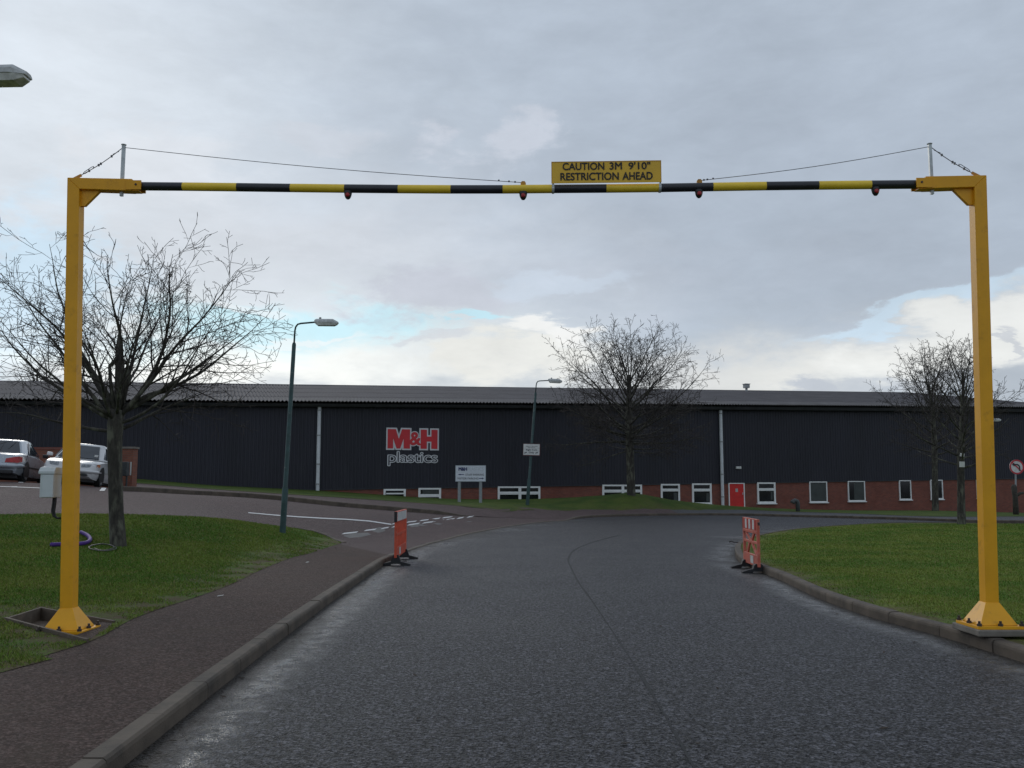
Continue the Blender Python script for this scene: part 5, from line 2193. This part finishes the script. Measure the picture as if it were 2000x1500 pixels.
        mb_.build('bumper', paint, root, smooth=True)
        mb_ = MB()
        mb_.box((xr - .04, 0, .30), (.12, 1.35, .12))
        mb_.build('bumper_skirt', M['car_trim'], root, bevel=.03)
    return root


def put_car(o, u, v, Y, toward, yaw):
    """stand the car so that its middle projects near (u, v); yaw from the sight line"""
    p = at(u, v, Y)
    x, y = p.x, Y
    los = math.atan2(-y, -x) if toward else math.atan2(y, x)
    hd = los + yaw
    o.location = (x, y, hgt(x, y) + .012)
    # follow the slope of the car park
    fx, fy = math.cos(hd), math.sin(hd)
    zf, zr = hgt(x + fx * 1.2, y + fy * 1.2), hgt(x - fx * 1.2, y - fy * 1.2)
    zl, zrr = hgt(x - fy * .7, y + fx * .7), hgt(x + fy * .7, y - fx * .7)
    o.location.z = (zf + zr + zl + zrr) / 4 + .012
    o.rotation_mode = 'XYZ'
    o.rotation_euler = (math.atan2(zl - zrr, 1.4), -math.atan2(zf - zr, 2.4), hd)


cw_ = car('parked_car', 'silver white hatchback parked facing the camera behind the left gantry post', 3.85, 1.68, 1.40, M['car_white'], True, .29)
put_car(cw_, 158, 945, 30.6, True, R(-12))
cb_ = car('parked_car', 'silver blue saloon parked tail towards the camera at the left edge', 4.45, 1.74, 1.40, M['car_silver'], False, .31)
put_car(cb_, 12, 940, 30.8, False, R(-13))

# ================================================================== SMALL THINGS ON THE LAWN
def ground_tube(name, px, r, material, label, cat, lift=0.0, n=8):
    P = []
    for p in px:
        q = gnd(p[0], p[1], .12)
        P.append(Vector((q.x, q.y, q.z + r + lift + (p[2] if len(p) > 2 else 0))))
    Q = []
    for i in range(len(P) - 1):
        p0, p1, p2, p3 = P[max(i - 1, 0)], P[i], P[i + 1], P[min(i + 2, len(P) - 1)]
        for k in range(6):
            t = k / 6
            Q.append(.5 * ((2 * p1) + (p2 - p0) * t + (2 * p0 - 5 * p1 + 4 * p2 - p3) * t * t + (3 * p1 - p0 - 3 * p2 + p3) * t ** 3))
    Q.append(P[-1])
    mb_ = MB()
    mb_.tube(Q, r, n)
    o_ = mb_.build(name, material, smooth=True)
    tag(o_, label, cat)
    return o_


ground_tube('cable_duct', [(99, 1068), (125, 1067), (155, 1066), (170, 1063), (176, 1057), (170, 1049), (158, 1043)], .034, M['purple'], 'purple plastic cable duct lying curled on the left lawn', 'cable duct')
ground_tube('wire_coil', [(176, 1068), (200, 1064), (222, 1069), (226, 1074), (205, 1078), (180, 1075), (174, 1070), (192, 1065), (214, 1066), (222, 1072), (200, 1077), (184, 1073)], .008, M['coil'], 'loose coil of thin grey wire on the grass at the foot of the left tree', 'wire coil', .01, 6)
for (u, v, a, lab) in ((430, 1163.5, .4, 'white paper scrap on the pavement by the left lawn edge'), (600, 1098, 1.1, 'tiny white paper scrap on the pavement nearer the left barrier')):
    q = gnd(u, v, .108)
    mb = MB()
    mb.prism([(-.038, -.018), (.034, -.022), (.044, .022), (-.03, .016)], q, Vector((math.cos(a), math.sin(a), .10)), Vector((-math.sin(a), math.cos(a), .05)), Z, .003)
    o = mb.build('paper_scrap', M['paper'])
    tag(o, lab, 'litter', 'paper scraps on the pavement')
q = gnd(1424, 1061, 0.0)
q2 = gnd(1446, 1062.5, 0.0)
mb = MB()
mb.tube([Vector((q.x, q.y, .03)), Vector((q.x + .06, q.y, .05)), Vector((q.x + .12, q.y, .025)), Vector((q2.x + .35, q2.y, .02))], [.02, .016, .013, .012], 6)
o = mb.build('fallen_stick', M['twig'], smooth=True)
tag(o, 'thin dark stick lying on the road behind the right barrier', 'stick')


# ================================================================== TREES
class Tree:
    def __init__(s, seed):
        s.r = random.Random(seed)
        s.trunk = MB()
        s.crown = MB()
        s.count = 0

    def jit(s, k):
        return Vector((s.r.gauss(0, k), s.r.gauss(0, k), s.r.gauss(0, k)))

    def grow(s, p, d, L, r, lvl, P):
        seg = P['seg'][lvl]
        n = max(3, int(L / seg))
        pts, rad, dirs = [p.copy()], [r], [d.copy()]
        d = d.copy()
        for i in range(n):
            f = (i + 1) / n
            d = d + s.jit(P['jit'][lvl]) + Vector((0, 0, P['up'][lvl] * L / n))
            d.normalize()
            p = p + d * (L / n)
            pts.append(p.copy())
            rad.append(max(P['rmin'], r * (1 - f * P['taper'][lvl])))
            dirs.append(d.copy())
        sides = (9, 7, 5, 3, 3)[min(lvl, 4)]
        (s.trunk if lvl <= 1 else s.crown).tube(pts, rad, sides, cap=(lvl <= 1))
        if lvl >= P['max']:
            return
        k = P['kids'][lvl]
        cnt = max(1, int(k * L + s.r.random()))
        a0 = s.r.random() * 6.28
        for j in range(cnt):
            f = P['start'][lvl] + (1 - P['start'][lvl]) * (j + s.r.random() * .8) / cnt
            f = min(f, .985)
            x = f * n
            i = min(int(x), n - 1)
            q = pts[i].lerp(pts[i + 1], x - i)
            rr_ = rad[i] + (rad[i + 1] - rad[i]) * (x - i)
            dd = dirs[i + 1]
            ang = R(s.r.uniform(*P['ang'][lvl]))
            a0 += 2.4 + s.r.gauss(0, .5)
            o_ = dd.orthogonal().normalized()
            o_ = Matrix.Rotation(a0, 3, dd) @ o_
            nd_ = (dd * math.cos(ang) + o_ * math.sin(ang)).normalized()
            l2 = L * P['len'][lvl] * (1 - f * P['lenf'][lvl]) * s.r.uniform(.65, 1.25)
            l2 = max(l2, P['lmin'][lvl])
            s.grow(q, nd_, l2, min(rr_ * P['rk'][lvl], rr_ * .9), lvl + 1, P)


def make_tree(name, label, base, trunk_pts, trunk_r, limbs, P, seed, stubs=(), group='bare trees around the factory'):
    root = thing(name, label, 'tree', base, group)
    T_ = Tree(seed)
    T_.trunk.tube([Vector(base) + Vector(p) for p in trunk_pts], trunk_r, 12)
    for st in stubs:
        T_.trunk.tube([Vector(base) + Vector(p) for p in st[0]], st[1], 9)
    for (f, azm, inc, L, r) in limbs:
        # f: height along the trunk polyline (metres above base)
        pts = [Vector(p) for p in trunk_pts]
        i = 0
        while i < len(pts) - 2 and pts[i + 1].z < f:
            i += 1
        t = min(1, max(0, (f - pts[i].z) / max(pts[i + 1].z - pts[i].z, 1e-6)))
        q = Vector(base) + pts[i].lerp(pts[i + 1], t)
        d = Vector((math.cos(R(azm)) * math.sin(R(inc)), math.sin(R(azm)) * math.sin(R(inc)), math.cos(R(inc))))
        T_.grow(q, d, L, r, 1, P)
    T_.trunk.build('trunk', M['bark'], root, smooth=True)
    T_.crown.build('crown', M['twig'], root)
    return root


PL = dict(seg=[.3, .28, .20, .13, .1], jit=[.05, .085, .13, .17, .2], up=[0, .10, .16, .22, .2], taper=[.5, .93, .86, .75, .6], rmin=.0040, max=4,
          kids=[0, 4.2, 5.6, 5.8, 0], start=[0, .22, .10, .12, 0], ang=[(0, 0), (28, 58), (28, 62), (30, 65)], len=[0, .52, .48, .46, 0], lenf=[0, .55, .45, .35, 0], lmin=[0, .45, .20, .10, 0],
          rk=[.5, .50, .52, .62, .7])

# near tree on the left lawn: short trunk breaking into a wide vase of limbs
tb_ = gnd(230, 1067, .10)
ty = tb_.y
px = lambda u, v, dy=0.0: at(u, v, ty + dy) - tb_
tk = [px(232, 1085), px(231, 1066), px(227, 1000), px(225, 930), px(224, 870), px(225, 830), px(230, 800)]
s_ = ty / 1806.0
rt = [.160, .138, .122, .118, .125, .135, .13]
fz = tk[-1].z
limbs_l = []
rl = random.Random(11)
spec = [(178, 62, 3.2, .075), (186, 50, 3.1, .07), (165, 40, 3.1, .07), (150, 30, 3.0, .065), (200, 27, 3.0, .06), (90, 35, 2.6, .055), (270, 38, 2.4, .05),
        (0, 64, 3.6, .07), (8, 52, 3.3, .07), (-14, 44, 3.1, .065), (15, 33, 3.1, .075), (-30, 24, 3.0, .07), (60, 16, 3.0, .065), (120, 14, 2.9, .06), (300, 55, 2.6, .05), (235, 58, 2.8, .055), (40, 58, 2.8, .055), (130, 60, 2.7, .05), (175, 74, 3.0, .05), (-4, 75, 3.3, .05)]
for i, (a, inc, L, r) in enumerate(spec):
    limbs_l.append((fz - .02 - rl.random() * .38, a + rl.uniform(-6, 6), min(inc * 1.05 + 2, 78), L * rl.uniform(.9, 1.05) * (.93 if inc > 45 else 1.08), r * .66))
stubs = [([px(230, 830), px(233, 760), px(234, 700), px(234, 655)], [.06, .046, .042, .039]),
         ([px(226, 820), px(216, 745), px(214, 715)], [.045, .03, .027]), ([px(214, 716), px(224, 705), px(233, 690)], [.035, .033, .03]),
         ([px(236, 800), px(246, 735), px(250, 715)], [.04, .022, .018])]
make_tree('bare_tree', 'large bare tree with a short knotted trunk on the left lawn', tb_, tk, rt, limbs_l, PL, 21, stubs)

# round headed tree on the mound in front of the factory
PC = dict(PL)
PC.update(rmin=.0080, kids=[0, 3.0, 4.0, 3.4, 0], seg=[.4, .45, .32, .22, .2], lmin=[0, .6, .3, .18, 0], len=[0, .46, .42, .42, 0], up=[0, .07, .12, .15, .1], jit=[.05, .07, .11, .14, .2], max=4)
tyc = 47.5
tc_ = at(1233, 966, tyc)
tc_.z = hgt(tc_.x, tyc) + .1
kc = tyc / 47.0
pc2 = lambda u, v: at(u, v, tyc) - tc_
tk = [pc2(1234, 985), pc2(1233, 966), pc2(1231, 900), pc2(1229, 850), pc2(1228, 790), pc2(1229, 755), pc2(1230, 732)]
rt = [.27 * kc, .22 * kc, .20 * kc, .21 * kc, .16 * kc, .11 * kc, .07 * kc]
limbs = []
rl = random.Random(5)
zt0, zt1 = tk[3].z - .4, tk[-1].z
nl = 36
for i in range(nl):
    f = i / (nl - 1)
    inc = 90 - 66 * f ** .9 + rl.uniform(-8, 8)
    L = (5.0 - 1.5 * abs(f - .35) * 2 + rl.uniform(-.4, .5)) * kc
    if f > .8:
        L = (3.0 + rl.uniform(-.3, .4)) * kc
    limbs.append((zt0 + (zt1 - zt0) * (f * .9), i * 137.5 + rl.uniform(-15, 15), inc, L, (.062 - .022 * f) * kc))
for i in range(18):
    f = i / 17
    limbs.append((tk[2].z + (tk[3].z - tk[2].z) * (.35 + .95 * f), i * 137.5 + 40, 98 - 26 * f + rl.uniform(-8, 8), (3.5 + rl.uniform(-.5, .5)) * kc, .036 * kc))
make_tree('bare_tree', 'round headed bare tree standing on the grass mound in front of the factory', tc_, tk, rt, limbs, PC, 12)

# pair of trees at the right
PR = dict(PC)
PR.update(rmin=.0085, kids=[0, 2.2, 3.2, 2.8, 0])
for (u0, v0, Y0, vtop, half, seed, lab, lean) in ((1827, 998, 54.0, 690, 95, 14, 'bare tree growing close to the brick wall left of the pair', -22), (1878, 1024, 31.5, 672, 100, 31, 'bare tree at the back edge of the right lawn with white plates on its trunk', 4)):
    b_ = gnd(u0, v0, .10)
    yy = b_.y
    s_ = yy / 1806.0
    pt_ = lambda u, v: at(u, v, yy) - b_
    tk = [pt_(u0, v0 + 20), pt_(u0, v0), pt_(u0 - 1, v0 - 70), pt_(u0 - 2, v0 - 135), pt_(u0 + lean * .25, v0 - 200), pt_(u0 + lean * .6, v0 - 245), pt_(u0 + lean, vtop + 55)]
    r0 = (6.5 if u0 < 1850 else 8.0) * s_
    rt = [r0 * 1.3, r0, r0 * .85, r0 * .85, r0 * .55, r0 * .4, r0 * .22]
    limbs = []
    rl = random.Random(seed)
    nl = 28
    z0_, z1_ = tk[2].z + (tk[3].z - tk[2].z) * .6, tk[-1].z
    for i in range(nl):
        f = i / (nl - 1)
        inc = 80 - 62 * f ** .8 + rl.uniform(-8, 8)
        L = half * s_ * (1.36 - .42 * abs(f - .4) * 1.6 + rl.uniform(-.12, .15))
        limbs.append((z0_ + (z1_ - z0_) * f * .85, i * 137.5 + rl.uniform(-15, 15), inc, L, r0 * (.30 - .11 * f)))
    Pq = dict(PR)
    sc_ = s_ / .026
    Pq['rmin'] = .0085 * sc_ if sc_ < 1 else .009
    Pq['kids'] = [0, 3.4 / sc_, 4.6 / sc_, 3.6 / sc_, 0]
    Pq['seg'] = [x * sc_ for x in PR['seg']]
    Pq['lmin'] = [x * sc_ for x in PR['lmin']]
    Pq['up'] = [x / sc_ for x in PR['up']]
    make_tree('bare_tree', lab, b_, tk, rt, limbs, Pq, seed)
    if u0 > 1850:
        for (ua, va, ub, vb, lb_) in ((1875.5, 892, 1883, 885.5, 'upper small pale plate tilted on the trunk of the right lawn tree'), (1874.5, 912.5, 1883.5, 901.5, 'lower white rectangular plate on the trunk of the right lawn tree')):
            yp = yy - r0 - .03
            a, b = at(ua, va, yp), at(ub, vb, yp)
            mb = MB()
            mb.box(((a.x + b.x) / 2, yp, (a.z + b.z) / 2), (b.x - a.x, .05, b.z - a.z), Matrix.Rotation(R(12 if va < 900 else 2), 3, 'Y'))
            o = mb.build('trunk_plate', M['strip_white'], bevel=.008)
            tag(o, lb_, 'plate', 'plates on the tree trunk')

# twiggy tree showing over the roof at the far left
b_ = at(62, 880, 92.0)
PF = dict(PC)
PF.update(kids=[0, 1.3, 1.8, 1.6, 0], rmin=.014, seg=[.6, .8, .6, .45, .4], lmin=[0, 1.0, .5, .3, 0])
fb0 = Vector((b_.x, 92.0, 1.5))
zt_ = at(62, 700, 92).z - 1.5
tk = [(0, 0, -.5), (0, 0, 0), (0, 0, zt_ * .35), (.2, 0, zt_ * .7), (.1, 0, zt_ * .92)]
limbs = []
rl = random.Random(3)
for i in range(20):
    f = i / 19
    limbs.append((zt_ * (.35 + .5 * f), i * 137.5, 72 - 50 * f + rl.uniform(-8, 8), 4.6 - 1.9 * f, .09 - .04 * f))
make_tree('bare_tree', 'faint twiggy tree top showing over the factory roof at the far left', fb0, tk, [.4, .35, .3, .16, .06], limbs, PF, 77)


# ================================================================== GRASS BLADES
def blades(poly, n, hmin, hmax, dmax, seed, hole=None, edge_bias=None, dens_pow=1.6):
    rg = np.random.default_rng(seed)
    P = np.array([(p[0], p[1]) for p in poly])
    lo_, hi_ = P.min(0), P.max(0)
    lo_ = np.maximum(lo_, [-22, 2.5])
    hi_ = np.minimum(hi_, [26, dmax])
    out_ = []
    got = 0
    pl = [(p[0], p[1]) for p in poly]
    while got < n:
        q = rg.uniform(lo_, hi_, (60000, 2))
        d = np.hypot(q[:, 0], q[:, 1])
        vis = (np.abs(q[:, 0]) < q[:, 1] * .60 + .5)
        q = q[vis & (rg.random(len(q)) < np.minimum(1, (6.5 / d) ** dens_pow))]
        q = q[inside(q, pl)]
        if hole:
            hp_ = [(p[0], p[1]) for p in hole]
            q = q[~inside(q, hp_)]
        if edge_bias is not None:
            e = edge_bias(q)
            q = q[rg.random(len(q)) < 1 - 1.0 * np.clip(1.05 * e * (.8 + .5 * np.sin(q[:, 0] * 5.1 + np.sin(q[:, 1] * 3.3) * 2) * np.sin(q[:, 1] * 4.3)), 0, 1)]
        out_.append(q)
        got += len(q)
    q = np.concatenate(out_)[:n]
    d = np.hypot(q[:, 0], q[:, 1])
    z = hgt_np(q) + (pave_off(q) + .006 if hole else .095)
    a = rg.uniform(0, 2 * np.pi, n)
    h = rg.uniform(hmin, hmax, n) * (1 + rg.random(n) ** 6 * .8)
    w = rg.uniform(.0025, .0045, n) * np.maximum(1, d / 8)
    lean_ = rg.uniform(.2, 1.1, n) * h
    la = rg.uniform(0, 2 * np.pi, n)
    V = np.empty((n, 3, 3))
    V[:, 0] = np.stack([q[:, 0] - np.cos(a) * w, q[:, 1] - np.sin(a) * w, z], 1)
    V[:, 1] = np.stack([q[:, 0] + np.cos(a) * w, q[:, 1] + np.sin(a) * w, z], 1)
    V[:, 2] = np.stack([q[:, 0] + np.cos(la) * lean_, q[:, 1] + np.sin(la) * lean_, z + h], 1)
    tone = np.repeat(rg.random(n), 3)
    return V.reshape(-1, 3), tone


def grass_obj(parts, label):
    V = np.concatenate([p[0] for p in parts])
    tn = np.concatenate([p[1] for p in parts])
    n = len(V) // 3
    me = bpy.data.meshes.new('grass')
    me.vertices.add(len(V))
    me.vertices.foreach_set('co', V.ravel().astype(np.float32))
    me.loops.add(3 * n)
    me.loops.foreach_set('vertex_index', np.arange(3 * n, dtype=np.int32))
    me.polygons.add(n)
    me.polygons.foreach_set('loop_start', np.arange(0, 3 * n, 3, dtype=np.int32))
    me.update(calc_edges=True)
    a_ = me.attributes.new('tone', 'FLOAT', 'POINT')
    a_.data.foreach_set('value', tn.astype(np.float32))
    me.materials.append(M['blade'])
    o_ = bpy.data.objects.new('grass', me)
    col.objects.link(o_)
    tag(o_, label, 'grass', kind='stuff')
    return o_


grass_obj([blades(lawn_l, 190000, .010, .028, 30, 1, hole=PIT, edge_bias=edge_l)], 'short dark winter grass on the left lawn')
grass_obj([blades(lawn_r, 200000, .010, .030, 33, 2, edge_bias=edge_r)], 'short mown grass on the lawn inside the right hand bend')


# dead leaves and grit lying along the kerbs and the pavement
rg = np.random.default_rng(44)
mb = MB()
for k in range(190):
    side_ = rg.random()
    if side_ < .5:
        i = int(rg.integers(0, len(LKs) - 40))
        p = LKs[i]
        t = (LKs[i + 1] - p).normalized()
        off_ = abs(rg.normal(.0, .10)) + .02
        p = p + Vector((t.y, -t.x)) * off_
        zz = 0.004
    elif side_ < .72:
        i = int(rg.integers(10, len(RKs) // 2))
        p = RKs[i]
        t = (RKs[i + 1] - p).normalized()
        p = p + Vector((-t.y, t.x)) * (abs(rg.normal(.0, .12)) + .02)
        zz = 0.004
    elif side_ < .88:
        i = int(rg.integers(8, len(LEs) - 4))
        p = LEs[i]
        t = (LEs[i + 1] - p).normalized()
        p = p + Vector((t.y, -t.x)) * abs(rg.normal(.12, .35))
        zz = float(pave_off(np.array([[p.x, p.y]]))[0]) + .004
    else:
        p = Vector((rg.uniform(-1.5, 4), rg.uniform(5, 14)))
        if not inside(np.array([[p.x, p.y]]), [tuple(q) for q in road_poly])[0]:
            continue
        zz = 0.004
    if p.y < 3.5:
        continue
    a = rg.uniform(0, 6.28)
    sz = rg.uniform(.008, .022)
    X_ = Vector((math.cos(a), math.sin(a), rg.uniform(-.2, .2)))
    Y_2 = Vector((-math.sin(a), math.cos(a), rg.uniform(-.2, .2)))
    mb.prism([(-sz * 1.5, 0), (-sz * .3, -sz * .7), (sz * 1.4, 0), (-sz * .3, sz * .7)], Vector((p.x, p.y, hgt(p.x, p.y) + zz + .004)), X_, Y_2, Z, .003)
lf = mb.build('leaf_litter', M['leaf'])
tag(lf, 'scattered dead leaves and grit along the kerbs and pavement', 'leaf litter', kind='stuff')
